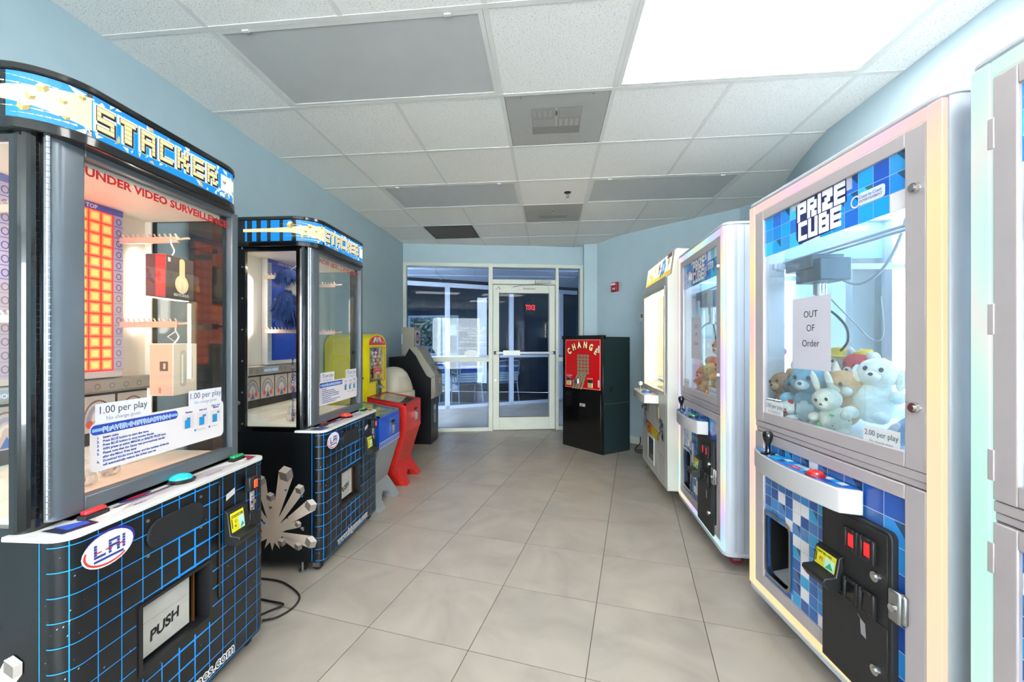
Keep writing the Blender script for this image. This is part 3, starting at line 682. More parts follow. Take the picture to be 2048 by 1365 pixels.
    for z in (.79, .96, 1.13, 1.30, 1.47, 1.64, 1.74):
        g.cyl((X0-.004, .462, z), (X0, .462, z), .005)
    g.build('screw', STEEL, t)
    # liner
    g = G(); g.box(X0+.02, X1-.02, .145, .48, .775, .79); g.box(X0+.02, X1-.02, .478, .488, .79, 1.735); g.box(X0+.02, X1-.02, .145, .48, 1.723, 1.735)
    g.box(X0+.02, X0+.025, .45, .48, .79, 1.73); g.box(X1-.025, X1-.02, .45, .48, .79, 1.73)
    g.box(X0+.03, X1-.03, .34, .478, .79, .815); g.box(X0+.03, X1-.03, .40, .478, .815, .84)
    for a in (X0+.021, X1-.033): g.box(a, a+.012, .15, .165, .79, 1.73)
    g.build('interior_liner', INTW, t)
    for k, xx in enumerate((X0+.004, X1-.009)):
        G().box(xx, xx+.005, .158, .449, .775, 1.725).build('side_pane', GLASS, t)
    d = D(leftside(X0+.0035))
    if second:
        z = 1.17
        for ch in 'UNDER VIDEO SURVEILLENCE':
            if ch != ' ': d.text(ch, .178, z, .024, '23265E', 1, al='c', bold=.03, mirror=True)
            z -= .0158
        d.build('side_lettering', t)
    # lamps
    TL = mat('added_warm_lamp', 'FFC3A0', .4, emit=TUBE*2.6, noise=0) if not second else mat('added_white_lamp', 'FFF6EA', .4, emit=TUBE*2.2, noise=0)
    TT = mat('tube_glow'+str(second), 'FFF2E4', .4, emit=4, noise=0)
    G().box(.05, .66, .1275, .129, 1.714, 1.735).build('lamp_hiding_lip', INTW, t)  # lip added to keep the extra lamp behind it out of view
    for x in (.075, .64):
        g = G(); o = g.prism([(x+(.024*math.cos(PI*k/8)), 1.57+.03*math.sin(PI*k/8)) for k in range(9)]+[(x-.024*math.cos(PI*k/8), 1.30-.03*math.sin(PI*k/8)) for k in range(9)], .466, .478, 'y').build('lamp_tube', TT, t)
    G().box(.12, .60, .129, .142, 1.7295, 1.7345).build('added_top_lamp', TL, t)  # hidden lamp added to brighten and tint the interior
    # playfield column
    pf = G().box(.185, .555, .44, .477, 1.10, 1.722).build('playfield_housing', mat('silver_playfield', 'CFC9C6', .35, metal=.3), t, bevel=.003)
    d = D(front(.4395), .0004)
    d.rect(.222, 1.125, .518, 1.702, 'C9122C' if lit else '1238A0', 1)
    if lit:
        for i in range(7):
            for j in range(14):
                u, z = .2250+.0414*i, 1.128+.0408*j
                for q_, c2 in enumerate(('F0502C', 'F46636', 'F77A40', 'FA8E4C', 'FC9E58')): o_ = .0015+q_*.0022; d.rect(u+o_, z+o_, u+.0414-o_, z+.0408-o_, c2, 2+q_*.5)
    d.build('light_grid', pf, LEDM if lit else GLOSSP)
    d = D(front(.4393), .0004)
    for x0, x1 in ((.187, .220), (.520, .553)):
        d.rect(x0, 1.12, x1, 1.70, 'B9AFC8' if lit else 'A9B4C4', 1)
        for j in range(14):
            d.rect(x0, 1.128+.0408*j, x1, 1.131+.0408*j, '6B62B8' if j > 6 else 'A59C98', 2)
            d.ring((x0+x1)/2, 1.148+.0408*j, .010, .012, .003, '3C3A9C' if j > 6 else '77706C', 3, n=12)
    d.rect(.187, 1.70, .553, 1.722, '4A4FA8', 2); d.text('STACK TO THE TOP', .37, 1.7035, .020, 'E8E4F4', 4, al='c', bold=.03)
    d.build('playfield_trim', pf)
    g = G(); g.box(.03, .69, .445, .476, 1.045, 1.098); bar = g.build('prize_rail', mat('rail_silver', 'B5AFA8', .3, metal=.6), t, bevel=.008)
    d = D(front(.4445)); d.rect(.15, 1.055, .30, 1.088, '8FA4B8', 1); d.text('MINOR PRIZES', .225, 1.063, .019, 'F0F4F8', 2, al='c', bold=.02)
    for k in range(12):
        u = .05+k*.052
        if not .14 < u < .31: d.ring(u, 1.07, .010, .010, .002, '6B6560', 2, n=14)
    d.build('rail_lettering', bar)
    d = D(front(.4695)); d.rect(.03, .86, .69, 1.045, '3A3433', 1)
    for k in range(5):
        u = .036+k*.131
        d.rect(u, .905, u+.122, 1.035, 'CFC0B4', 2); d.ring(u+.061, .945, .052, .075, .006, '8A6E66', 3, 0, PI, 16); d.ring(u+.061, .945, .040, .058, .014, '9AA0B8', 3, 0, PI, 14)
        d.ring(u+.061, .945, .022, .036, .010, 'E8E0D8', 4, 0, PI, 12); d.ell(u+.03, .935, .012, .014, 'D8604C', 5); d.ell(u+.09, .935, .012, .014, 'D8604C', 5); d.poly([(u+.045, .91), (u+.078, .91), (u+.061, .945)], '4C6AB8', 5)
    d.build('prize_card', t)
    # prize hooks: toothed bars pointing at the player
    for x in (.175, .545):
        for z in (1.60, 1.285):
            g = G(); g.box(x-.006, x+.006, .21, .45, z, z+.022)
            for k in range(11): g.cyl((x, .215+k*.021, z+.022), (x, .222+k*.021, z+.034), .0028, n=6)
            g.cyl((x, .22, z+.012), (x, .165, z+.016), .004, n=8)
            g.build('prize_hook', mat('hook_pearl', 'C9B3A4', .3, metal=.4), t)
    # door with frame, hinge and pane
    fo = rrect(.047, .70, .098, .125, .022, (1, 0, 0, 0))
    g = G(); g.prism(rrect(.047, .125, .092, .127, .03, (1, 0, 0, 0)), .772, 1.750); g.box(.665, .700, .092, .127, .772, 1.750); g.box(.125, .665, .092, .127, 1.728, 1.750); g.box(.125, .665, .092, .127, .772, .812)
    df = g.build('door_frame', GREYF, t, bevel=.003)
    G().box(.120, .670, .110, .115, .808, 1.731).build('door_pane', GLASS, df)
    g = G()
    for k in range(64): g.cyl((.043, .096, .785+k*.015), (.043, .096, .798+k*.015), .005, n=8)
    g.build('piano_hinge', STEEL, df)
    G().cyl((.699, .10, .98), (.712, .10, .98), .009).build('door_lock', CHROME, df)
    d = D(front(.1095))
    d.text('UNDER VIDEO SURVEILLENCE', .138, 1.687, .0335, 'C01A22' if not second else 'A8443A', 1, bold=.035, sx=.98)
    wt = .522/ max(1e-6, max(p[0] for p in textmesh('UNDER VIDEO SURVEILLENCE', .035)[0])*.0335*.98)
    d.v = [((p[0]-.138)*wt+.138, p[1], p[2]) for p in d.v]
    d.build('warning_lettering', df)
    # instruction card on the inside of the pane
    d = D(front(.1085))
    card = rrect(.150, .640, .865, 1.003, .018)
    d.poly(card, 'E6DCDC', 1)
    d.poly(rrect(.152, .432, .968, .996, .013), '2748A8', 2); d.rect(.155, .977, .43, .986, '8FB6E0', 3); d.text('PLAYER INSTRUCTION', .292, .9735, .0215, 'F4F6FA', 5, al='c', bold=.04); d.text('PLAYER INSTRUCTION', .292, .9735, .0215, '3F6CC0', 6, al='c', bold=-.01)
    for k, tx in enumerate(('Insert coins', 'Press BLUE button to start the game', 'Press BLUE button to stop moving blocks', 'WIN prizes at either MINOR or MAJOR PRIZE level', 'Please note that the Game gets progressively harder', 'after the Minor Prize level', 'Download blocks move faster and the number of blocks', 'will automatically reduce the higher you get')):
        d.text(tx, .184, .9555-k*.0112, .0098, '24509E', 3, bold=.03, sx=.95)
        if k not in (5, 7): d.text('%d.' % (k+1 if k < 5 else 6), .168, .9555-k*.0112, .0098, '24509E', 3, bold=.03)
    for q, (nm, cells) in enumerate((('Perfect', 0), ('Not bad', 1), ('Missed', 2))):
        u = .452+q*.062
        d.text(nm, u+.025, .978, .0105, '24509E', 3, al='c', bold=.02)
        for k in range(7): d.line([(u+k*.0078, .925), (u+k*.0078, .970)], .0005, 'C08A86', 2)
        for k in range(7): d.line([(u, .925+k*.0075), (u+.047, .925+k*.0075)], .0005, 'C08A86', 2)
        d.rect(u+.008, .925, u+.031, .955, '1E8CC4', 3)
        if cells == 0: d.rect(u+.0155, .955, u+.031, .9625, '1E8CC4', 3)
        elif cells == 1: d.rect(u+.023, .955, u+.039, .9625, '1E8CC4', 3)
        else: d.rect(u+.031, .957, u+.043, .9645, '1E8CC4', 3)
    d.text('Game over', .452+.124+.025, .9905-.004, .0095, '24509E', 3, al='c', bold=.02)
    d.rect(.50, .908, .508, .915, '1E8CC4', 3); d.text('Moving Blocks', .511, .909, .007, '9A7A78', 3); d.rect(.565, .908, .573, .915, '1E6C9C', 3); d.text('Lost Blocks', .576, .909, .007, '9A7A78', 3)
    d.build('instruction_card', df)
    pr = '1.00' if not second else '.75'
    for u0, u1 in ((.163, .325), (.475, .628)):
        d = D(front(.1075))
        d.rect(u0, .998, u1, 1.055, 'E2DFE6', 1); d.text(pr+' per play', (u0+u1)/2, 1.026, .030, '4A4A52', 2, al='c', sx=.95); d.text('No change given', (u0+u1)/2, 1.006, .0155, '8C8A92', 2, al='c')
        d.build('price_note', df)
    # marquee
    M0, M1, MY, MR = -.004, .709, .055, .13
    mq = G().prism(rrect(M0, M1, MY, DP-.01, MR, (1, 1, 0, 0), 12), 1.748, 1.900).build('marquee', BLACKG, t, smooth=True)
    g = G(); g.prism(rrect(M0-.006, M1+.006, MY-.006, DP-.01, MR+.006, (1, 1, 0, 0), 12), 1.887, 1.905); g.prism(rrect(M0-.006, M1+.006, MY-.006, DP-.01, MR+.006, (1, 1, 0, 0), 12), 1.745, 1.772); g.build('marquee_trim', BLACKG, mq, bevel=.003)
    d = D(wrapfn(M0, M1, MY, MR), .0006); lo, hi = 1.774, 1.885
    a = M0+MR
    d.rect(a-.015, lo, M1-MR+.19, hi, '0A8CE0', 1, 26)
    for u0, u1 in ((-.33, -.318), (-.29, -.265), (-.24, -.205), (-.185, -.135), (-.115, -.068), (-.045, .10)): d.rect(u0, lo, u1, hi, '0A8CE0', 1, 6)
    # comet tail
    pts = [(-.34, .008), (-.2, .010), (-.08, .014), (.0, .024), (.06, .034), (.115, .044)]
    for (u0, w0), (u1, w1) in zip(pts, pts[1:]):
        for k in range(4):
            a0 = u0+(u1-u0)*k/4; a1 = u0+(u1-u0)*(k+1)/4; q0 = w0+(w1-w0)*k/4; q1 = w0+(w1-w0)*(k+1)/4
            d.poly([(a0, 1.832-q0), (a1, 1.832-q1), (a1, 1.832+q1), (a0, 1.832+q0)], 'F6DFAE', 2)
    for u0, z0, u1, z1, w_ in ((-.13, 1.865, .09, 1.848, .008), (-.11, 1.800, .10, 1.800, .008), (-.05, 1.876, .06, 1.862, .006), (-.04, 1.785, .08, 1.788, .006)):
        for k in range(8):
            a0 = u0+(u1-u0)*k/8; a1 = u0+(u1-u0)*(k+1)/8; y0 = z0+(z1-z0)*k/8; y1 = z0+(z1-z0)*(k+1)/8
            d.poly([(a0, y0), (a1, y1-w_*(k+1)/16), (a1, y1+w_*(k+1)/16), (a0, y0)], 'FFF2D2', 2.5)
    for u, z, s in ((-.075, 1.858, .020), (.02, 1.857, .012), (.0, 1.830, .010), (-.012, 1.803, .013), (.055, 1.838, .008), (.06, 1.80, .008), (.09, 1.866, .008)):
        cube3(d, u, z, s, R.uniform(0, 1), ('F2E3A4', 'C8B06A', '9C8648'), 3)
    for k in range(44):   # flying shards round the title
        u = R.uniform(.06, .66); z = R.choice((R.uniform(lo+.002, lo+.03), R.uniform(hi-.035, hi-.004))); s = R.uniform(.006, .022); aa = R.uniform(0, 6.28)
        d.poly([(u+s*math.cos(aa), min(hi, max(lo, z+s*math.sin(aa)))), (u+s*.5*math.cos(aa+1.9), min(hi, max(lo, z+s*.7*math.sin(aa+1.9)))), (u+s*.9*math.cos(aa+3.6), min(hi, max(lo, z+s*.6*math.sin(aa+3.6))))], R.choice(('FFFFFF', 'FFF4D8', 'D9EEF8', 'C9B370')), 3)
    d.rect(.56, 1.80, .68, 1.86, 'FFF6E0', 2, 6)
    for k in range(7): cube3(d, R.uniform(.575, .68), R.uniform(1.785, 1.875), R.uniform(.006, .012), R.uniform(0, 1), ('F2E3A4', '6BA6D8', '9C8648'), 3.5)
    pw_, ph_ = .0116, .0128
    d.block('STACKER', .118, 1.797, pw_, ph_, 1.35, [(.0095, 0, 0, '0F9FE8', 4), (.0065, .0, .0, 'FFFFFF', 5), (.0018, .0038, -.0042, '1E1A10', 6), (.0012, 0, 0, '3A3014', 7), (-.0006, 0, 0, 'EFD9A0', 8)], dy=.0012)
    d.build('marquee_artwork', mq, BACKLIT)
    # burst artwork on the left side
    d = D(leftside(-.0003), .0006); cu, cv = .285, .215
    CB = 'C9B7A6' if second else 'B9CCD2'
    rays = ((.208, .529, .020), (.13, .449, .013), (.069, .365, .016), (.069, .169, .016), (.139, .145, .011), (.231, .162, .011), (.294, .404, .012), (.350, .49, .014), (.14, .262, .009), (.45, .46, .012), (.50, .33, .012), (.48, .16, .012))
    for u, z, s in rays:
        a = math.atan2(z-cv, u-cu); n1_, n2_ = -math.sin(a), math.cos(a); q = s*2.1
        d.poly([(cu-n1_*.006, cv-n2_*.006), (u-n1_*q, z-n2_*q), (u+n1_*q, z+n2_*q), (cu+n1_*.006, cv+n2_*.006)], CB, 1)
    st = []
    for k in range(28): a = 2*PI*k/28; rr = .10 if k % 2 else R.uniform(.045, .06); st.append((cu+rr*math.cos(a), cv+rr*math.sin(a)))
    d.poly(st, CB, 1.5)
    for u, z, s in rays: cube3(d, u, z, s*2.2, R.uniform(.2, .9), ('DDD2C6' if second else 'D8E4E8', '9A8F86', '6E655E'), 3)
    for k in range(16):
        u, z, s = R.uniform(.06, .42), R.uniform(.11, .46), R.uniform(.006, .014); aa = R.uniform(0, 6)
        d.poly([(u+s*math.cos(aa+q_), z+s*math.sin(aa+q_)*.7) for q_ in (0, 1.4, 2.6, 4.4)], R.choice(('2E6EA6', '4A4A4C', '8E847A')), 2.5)
    d.build('burst_artwork', t)
    if second:
        d = D(leftside(-.0002)); d.rect(.515, 1.03, .60, 1.24, '1E5FA8', 1); d.poly([(.50, 1.11), (.53, 1.18), (.53, 1.145), (.60, 1.145), (.60, 1.09), (.53, 1.09), (.53, 1.05)], 'E4E4E8', 2); d.build('arrow_sticker', t)
    for x, y in ((.05, .06), (.69, .06), (.05, .70), (.69, .70)): caster(t, x, y, .029, .062)
    g = G(); g.cyl((.025, .13, 0), (.025, .13, .05), .008); g.cyl((.025, .13, 0), (.025, .13, .008), .02); g.build('levelling_foot', STEEL, t, smooth=True)
    return t
ST1 = stacker((-1.145, .873), 91.8, 'black prize game with red lit grid, blue domed button, nearest on left', True, '0FA8B8')
ST2 = stacker((-1.185, 2.085), 91.2, 'black prize game with unlit blue panel and red domed button, second on left', False, 'E0352A', True)
# prizes hang inside as things of their own
def in_frame(base, x, y, z):
    return base.matrix_basis @ Vector((x, y, z))
def place(t, base, x, y, z, rz=0):
    bpy.context.view_layer.update(); p = base.matrix_world @ Vector((x, y, z)); t.location = p; t.rotation_euler.z = base.rotation_euler.z+rz
t = thing('headphone_box', 'charcoal and red headphone box hanging from the upper hook in the nearest prize game', 'box'); place(t, ST1, .54, .235, 1.39, .12)
G().box(-.07, .07, -.035, .035, 0, .155).build('carton', mat('charcoal_carton', '5A5450', .4), t, bevel=.002)
d = D(leftside(-.0702)); d.rect(-.034, .003, .0, .152, 'A8101C', 1); d.rect(.0, .003, .034, .152, '4A2028', 1)
for k in range(4): d.rect(-.031, .010+k*.036, -.004, .041+k*.036, 'C8201E', 2)
d.build('side_print', t)
d = D(front(-.0352)); d.poly(rrect(-.006, .022, .055, .15, .012), 'F4DFA8', 1); d.ell(.006, .055, .034, .034, 'F6E2B0', 2); d.ell(.006, .055, .022, .024, 'FFF0C8', 3); d.rect(.004, .02, .012, .055, 'F7EBCB', 3); d.text('BEATS SOLO', .004, .010, .0135, 'F4F0EC', 2, al='c', bold=.03); d.rect(-.062, .13, -.05, .145, 'E8E4E0', 2); d.build('front_print', t)
g = G(); g.tube([(0, 0, .155), (.004, -.01, .18), (-.004, -.005, .205), (0, 0, .222)], .0025); g.box(-.03, .03, -.006, .006, .155, .158); g.build('hanging_strap', PAPER, t, smooth=True)
t = thing('gift_carton', 'peach and cream boxed gadget hanging from the lower hook in the nearest prize game', 'box'); place(t, ST1, .56, .24, 1.035, .10)
G().box(-.06, .06, -.042, .042, 0, .19).build('carton', mat('cream_carton', 'EFDCC6', .45), t, bevel=.002)
d = D(leftside(-.0602)); d.rect(-.04, .003, .04, .187, 'E8A088', 1); d.rect(-.025, .09, .005, .125, '5A4844', 2); d.rect(-.016, .098, -.008, .118, 'E8A088', 3); d.rect(.0, .01, .008, .03, 'B4685A', 2); d.build('side_print', t)
d = D(front(-.0422)); d.poly(rrect(-.028, .004, .03, .165, .012), 'CFC0AE', 1); d.poly(rrect(-.022, -.012, .04, .15, .005), 'F6EBDA', 2); d.rect(.03, .06, .036, .14, 'D8B4A4', 2); d.build('front_print', t)
g = G(); g.tube([(0, 0, .19), (.01, -.01, .215), (-.006, -.01, .24), (0, -.01, .262)], .003); g.tube([(-.006, -.01, .235), (-.03, 0, .215), (0, 0, .2)], .002); g.build('hanging_strap', PAPER, t, smooth=True)
BAG = glass('bag_film', (.93, .91, .88), .2, 1.3, .22)
def prize_bag(base, x, y, z, lb):
    t = thing('prize_bag', lb, 'bag', group='small clear prize bags'); place(t, base, x, y, z, R.uniform(-.6, .6))
    G().lathe([(.006, .115), (.010, .10), (.016, .07), (.026, .03), (.028, .010), (.016, 0)], n=12).build('bag_film', BAG, t, smooth=True)
    g = G()
    for k in range(5): g.ball((R.uniform(-.012, .012), R.uniform(-.012, .012), R.uniform(.008, .022)), .007, 8, 5)
    g.build('sweets', mat('toffee', 'B4805A', .4), t, smooth=True)
for (x, y), lb in zip(((.10, .24), (.18, .28), (.27, .26), (.36, .30)), ['clear sweet bag nearest the side pane in the second prize game', 'clear sweet bag second from the side pane in the second prize game', 'clear sweet bag third from the side pane in the second prize game', 'clear sweet bag behind the price card in the second prize game']): prize_bag(ST2, x, y, .792, lb)
for (x, y), lb in zip(((.17, .22), (.26, .25), (.36, .28)), ['clear sweet bag farthest left on the shelf of the nearest prize game', 'clear sweet bag in the middle of the shelf of the nearest prize game', 'clear sweet bag under the hanging boxes in the nearest prize game']): prize_bag(ST1, x, y, .792, lb)
# fluffy hanging plush
def fluff(g, c, r, n, l, seed, zmin=-1):
    rr = random.Random(seed); c = Vector(c)
    for k in range(n):
        d_ = Vector((rr.gauss(0, 1), rr.gauss(0, 1), rr.gauss(0, 1))).normalized(); p = c+Vector((d_.x*r[0], d_.y*r[1], d_.z*r[2]))
        s = d_.orthogonal().normalized()*.004; q = p+d_*l*.55+Vector((0, 0, -l*.75)); g.add([p-s, p+s, q], [(0, 1, 2)])
t = thing('hanging_plush', 'shaggy navy and white plush hanging behind the side pane of the second prize game', 'plush toy'); place(t, ST2, .135, .275, 1.33); t.scale = (1.15, 1.15, 1.15)
g = G(); g.ball((0, 0, .09), (.075, .06, .085)); fluff(g, (0, 0, .09), (.075, .06, .085), 900, .035, 1); g.build('body', mat('navy_fur', '2C4380', .9, noise=.3, scale=30), t, fix=False)
g = G(); g.ball((.045, -.03, .185), (.062, .05, .068)); fluff(g, (.045, -.03, .185), (.062, .05, .068), 700, .035, 2); g.build('white_tuft', mat('white_fur', 'D9D4CE', .9), t, fix=False)
g = G(); g.ball((-.005, 0, .24), (.06, .045, .035)); fluff(g, (-.005, 0, .24), (.06, .045, .035), 500, .03, 3); g.build('crown', mat('navy_fur', '22386E'), t, fix=False)
g = G(); g.tube([(-.02, -.02, .27), (-.025, -.05, .285)], .002); g.build('loop', PAPER, t)
g = G(); g.tube([(-1.25, 1.70, .008), (-1.20, 1.73, .006), (-1.17, 1.80, .006), (-1.19, 1.88, .006), (-1.28, 1.95, .006), (-1.40, 2.00, .006), (-1.6, 2.0, .006), (-1.9, 1.95, .006)], .0045); g.tube([(-1.5, 1.66, .006), (-1.32, 1.71, .006), (-1.26, 1.77, .006), (-1.22, 1.80, .014), (-1.28, 1.83, .006), (-1.5, 1.85, .006), (-1.9, 1.8, .006)], .0045)
tag(g.build('power_cable', RUBBER, smooth=True), 'black power cable looping on the floor between the two prize games', 'cable')

# ------------------------------------------------------------------ claw machines with light strips (right wall)
BLUES_B = ['1F6FD8', '1E8EEA', '19A6EE', '35BDF2', '1558C4', '2A7ADC', '0FA0E0', '2C9BE4', '3AC6F0']
BLUES_D = ['1F5FA8', '2C6EB4', '2F86C8', '1E4F96', '3A6FAE', '2A9AD0', '3B5A86', '25569E', '4A80BC', '2F5C9C']
def mosaic(d, u0, u1, z0, z1, cell, cols, white=.10, seed=3, skip=None, wz=None, grid='9CC4E8'):
    rr = random.Random(seed); d.rect(u0, z0, u1, z1, grid, 1)
    nu, nz = round((u1-u0)/cell), round((z1-z0)/cell); cu, cz = (u1-u0)/nu, (z1-z0)/nz
    for i in range(nu):
        for j in range(nz):
            a, b, c, e = u0+cu*i, u0+cu*(i+1), z0+cz*j, z0+cz*(j+1)
            if skip and skip((a+b)/2, (c+e)/2): continue
            q = rr.random(); pw_ = white if not wz else wz((a+b)/2, (c+e)/2)
            col = 'E9E6EA' if q < pw_ else rr.choice(cols); g_ = .0012
            d.rect(a+g_, c+g_, b-g_, e-g_, col, 2)
            if q > pw_ and rr.random() < .28:   # printed bevel corner
                k = lin(col); dk = '%02X%02X%02X' % tuple(int(int(col[m:m+2], 16)*.55) for m in (0, 2, 4))
                d.poly([(b-g_, e-g_), (a+(b-a)*.45, e-g_), (b-g_, c+(e-c)*.35)], dk, 3)
def claw_machine(loc, ang, label, seed, btncol, note, strip_zone, fw=.062, hole=True, shelf_dx=0, hinges=False):
    t = thing('claw_machine', label, 'claw machine', (loc[0], loc[1], 0), math.radians(ang), 'claw machines with rainbow light strips by the right wall')
    W, DP, ZB, ZT, r = .93, .74, .085, 1.88, .045
    RB = rainbow('rainbow_light_%d' % seed, strip_zone, {11: ['F7C3C0', 'F4DDA0', 'F3E3A4', 'F3DCB4', 'F4C9C4', 'EEC6DC', 'F6D8C0'],
        23: ['F3E0A8', 'C8F2E4', 'B4D8F7', 'E0C4F0', 'F4E2BC', 'C4F0EA', 'D0C8F4'], 37: ['B4EFE0', 'C4F6E8', 'B8F4E2', 'C8F4E4', 'E4E6E0', 'BCF2EA', 'C4F6E2']}[seed])
    # frame: corner posts with grooves, rails, base, roof
    posts = G()
    for k in (0, 1):
        P = rrect(0, .055, 0, .135, .04, (1, 0, 0, 0))
        if k: P = [(W-p[0], p[1]) for p in P][::-1]
        posts.prism([(p[0], max(p[1], .012) if .012 < p[0] < W-.012 else p[1]) for p in P], ZB, ZT-.012)
        Q = rrect(0, .055, DP-.12, DP, .04, (0, 0, 0, 1))
        if k: Q = [(W-p[0], p[1]) for p in Q][::-1]
        posts.prism(Q, ZB, ZT-.012)
    posts.build('corner_post', ALUW, t, smooth=True)
    g = G(); g.prism(rrect(-.004, W+.004, -.004, DP+.004, .045, (1, 1, 1, 1)), ZT-.014, ZT); g.build('top_cap', ALUW, t, bevel=.003)
    g = G(); g.prism(rrect(-.004, W+.004, -.004, DP+.004, .045, (1, 1, 1, 1)), ZB-.008, ZB+.01); g.build('base_plate', ALUW, t, bevel=.002)
    g = G()
    for x0, x1 in ((.0, .03), (W-.03, W)):
        g.box(x0, x1, .15, DP-.11, ZB, .30*.5); g.box(x0, x1, .15, DP-.11, .79, .88); g.box(x0, x1, .15, DP-.11, 1.80, ZT-.012)
    g.box(.05, W-.05, DP-.03, DP, .79, .88); g.box(.05, W-.05, DP-.03, DP, 1.80, ZT-.012); g.box(.05, W-.05, DP-.02, DP-.005, ZB, .8)
    g.box(.05, W-.05, .02, .05, .795, .87);
    g.build('side_rail', ALUW, t, bevel=.002)
    for x in (.004, W-.014):
        G().box(x, x+.010, .15, DP-.11, .14, .80).build('lower_side_panel', mat('blue_vinyl_core', '1E4FA0', .4), t)
    g = G()
    for y in (.052, .060, .098): g.box(W-.0005, W+.0008, y, y+.0022, ZB+.02, ZT-.02)
    g.build('post_groove', mat('groove_grey', '8A8E98', .5), t)
    for sgn, fn in ((0, leftside(.0038)), (1, lambda u, v, l: (W-.0038+l, u, v))):
        d = D(fn); mosaic(d, .16, DP-.12, .15, .79, .065, ['1E57B8', '1F78DC', '2E9AE6', '1B3FA6', '1E2F9A', '2A8AE0'], .03, seed+5+sgn); d.build('side_mosaic', t)
        x = .012 if not sgn else W-.018
        G().box(x, x+.006, .15, DP-.11, .88, 1.80).build('side_window', GLASSC, t)
        d = D(fn if 1 else None); mosaic(d, .16, DP-.12, 1.63, 1.80, .055, BLUES_B, .05, seed+9); d.build('side_band', t)
    # light strips
    for x0 in (.012, .872): G().box(x0, x0+.042, -.003, .014, ZB+.012, ZT-.016).build('light_strip', RB, t, bevel=.003)
    G().box(.056, .870, -.001, .014, ZT-.052, ZT-.016).build('light_strip', RB, t, bevel=.002)
    G().box(.056, .870, -.001, .014, ZB+.010, ZB+.042).build('light_strip', RB, t, bevel=.002)
    # upper door
    ud = G().frame(.058, .868, .872, 1.826, fw, .0, .026, tt=.044, tb=.045).build('upper_door', ALU, t, bevel=.003)
    G().box(.056+fw, .808, .010, .015, .915, 1.784).build('door_pane', GLASSC, ud)
    d = D(front(.0095)); mosaic(d, .058+fw, .806, 1.614, 1.782, .055, BLUES_B, .06, seed)
    a, b = .315, .585
    for q in range(6): d.rect(*R.choice(((.30, 1.60+.16, .36, 1.782), (.56, 1.64, .62, 1.70), (.28, 1.66, .33, 1.71), (.37, 1.614, .46, 1.64), (.50, 1.74, .61, 1.782))), 'EEF0F4', 3)
    d.poly([(.333, 1.640), (.350, 1.616), (.548, 1.628), (.560, 1.70), (.588, 1.706), (.586, 1.782), (.356, 1.781), (.330, 1.768)], '1C2460', 4)
    d.block('PRIZE', .342, 1.706, .0114, .0136, .95, [(.0026, 0, 0, 'F2F3F7', 5)], dy=.0008)
    d.block('CUBE', .347, 1.630, .0114, .0136, .95, [(.0026, 0, 0, 'F2F3F7', 5)], dy=.0008)
    d.ring(.625, 1.69, .020, .020, .005, 'E8E4F0', 5, .8, 5.5); d.poly(rrect(.635, .735, 1.672, 1.712, .01), 'DCEAF6', 4); d.text('Coast to Coast', .638, 1.694, .0145, '6C7FB8', 6, bold=.02, sx=.95); d.text('ENTERTAINMENT', .640, 1.681, .0115, '8A6C9C', 6, bold=.02, sx=.95)
    d.build('title_band', ud, GLOSSP)
    for z in (1.656, 1.047):
        g = G(); g.cyl((.840, -.010, z), (.840, .002, z), .0135, .016, n=20); g.cyl((.840, -.015, z), (.840, -.009, z), .009, n=16); g.build('cam_lock', CHROME, ud, smooth=True)
    if note:
        d = D(lambda u, v, l: (u, .0080-l, v)); d.rect(.310, 1.125, .517, 1.402, 'CBC7D2', 1)
        for tx, z in (('OUT', 1.325), ('OF', 1.272), ('Order', 1.214)): d.text(tx, .413, z, .036, '3A3A40', 2, al='c')
        d.build('paper_notice', ud)
    pr = '2.00 per play'
    for a, c, z in ((.125, .250, .912), (.655, .785, .905)):
        d = D(lambda u, v, l: (u, .0080-l, v)); d.rect(a, z, c, z+.062, 'D5D8DC', 1); d.text(pr, (a+c)/2, z+.032, .0245, '44444A', 2, al='c', sx=.93); d.text('No change given', (a+c)/2, z+.012, .0125, '7C7C84', 2, al='c')
        d.build('price_note', ud)
    # middle rail and lower door
    g = G(); g.box(.058, .868, .002, .024, .846, .870); g.box(.058, .868, .006, .024, .826, .844); g.build('middle_rail', ALU, t, bevel=.002)
    ld = G().frame(.058, .868, .13, .822, fw, .0, .024, tt=.042, tb=.050).build('lower_door', ALU, t, bevel=.003)
    pn = G().box(.056+fw, .808, .010, .024, .178, .782).build('front_panel', mat('panel_core', '2A5FA8', .35), ld)
    hp = rrect(.130, .290, .205, .470, .03, (1, 1, 1, 0))
    if hole: cut(pn, G().prism(hp, -.02, .1, 'y')); pn.data.materials.clear(); pn.data.materials.append(mat('panel_core', '2A5FA8'))
    inh = (lambda u, z: .125 < u < .295 and .20 < z < .475) if hole else (lambda u, z: False)
    d = D(front(.0098))
    mosaic(d, .058+fw, .498, .180, .780, .0475, BLUES_D, .2, seed+2, lambda u, z: inh(u, z), lambda u, z: .34*max(0, 1-abs((u-.20)-(.70-z)*.55)/.10)+.05, 'AFC9E4')
    mosaic(d, .498, .806, .180, .780, .072, ['1F57B0', '2468C8', '1A4AA4', '2C8AD8', '1B4FB8', '2A5C9E'], .0, seed+4, None, None, 'BCD4EC')
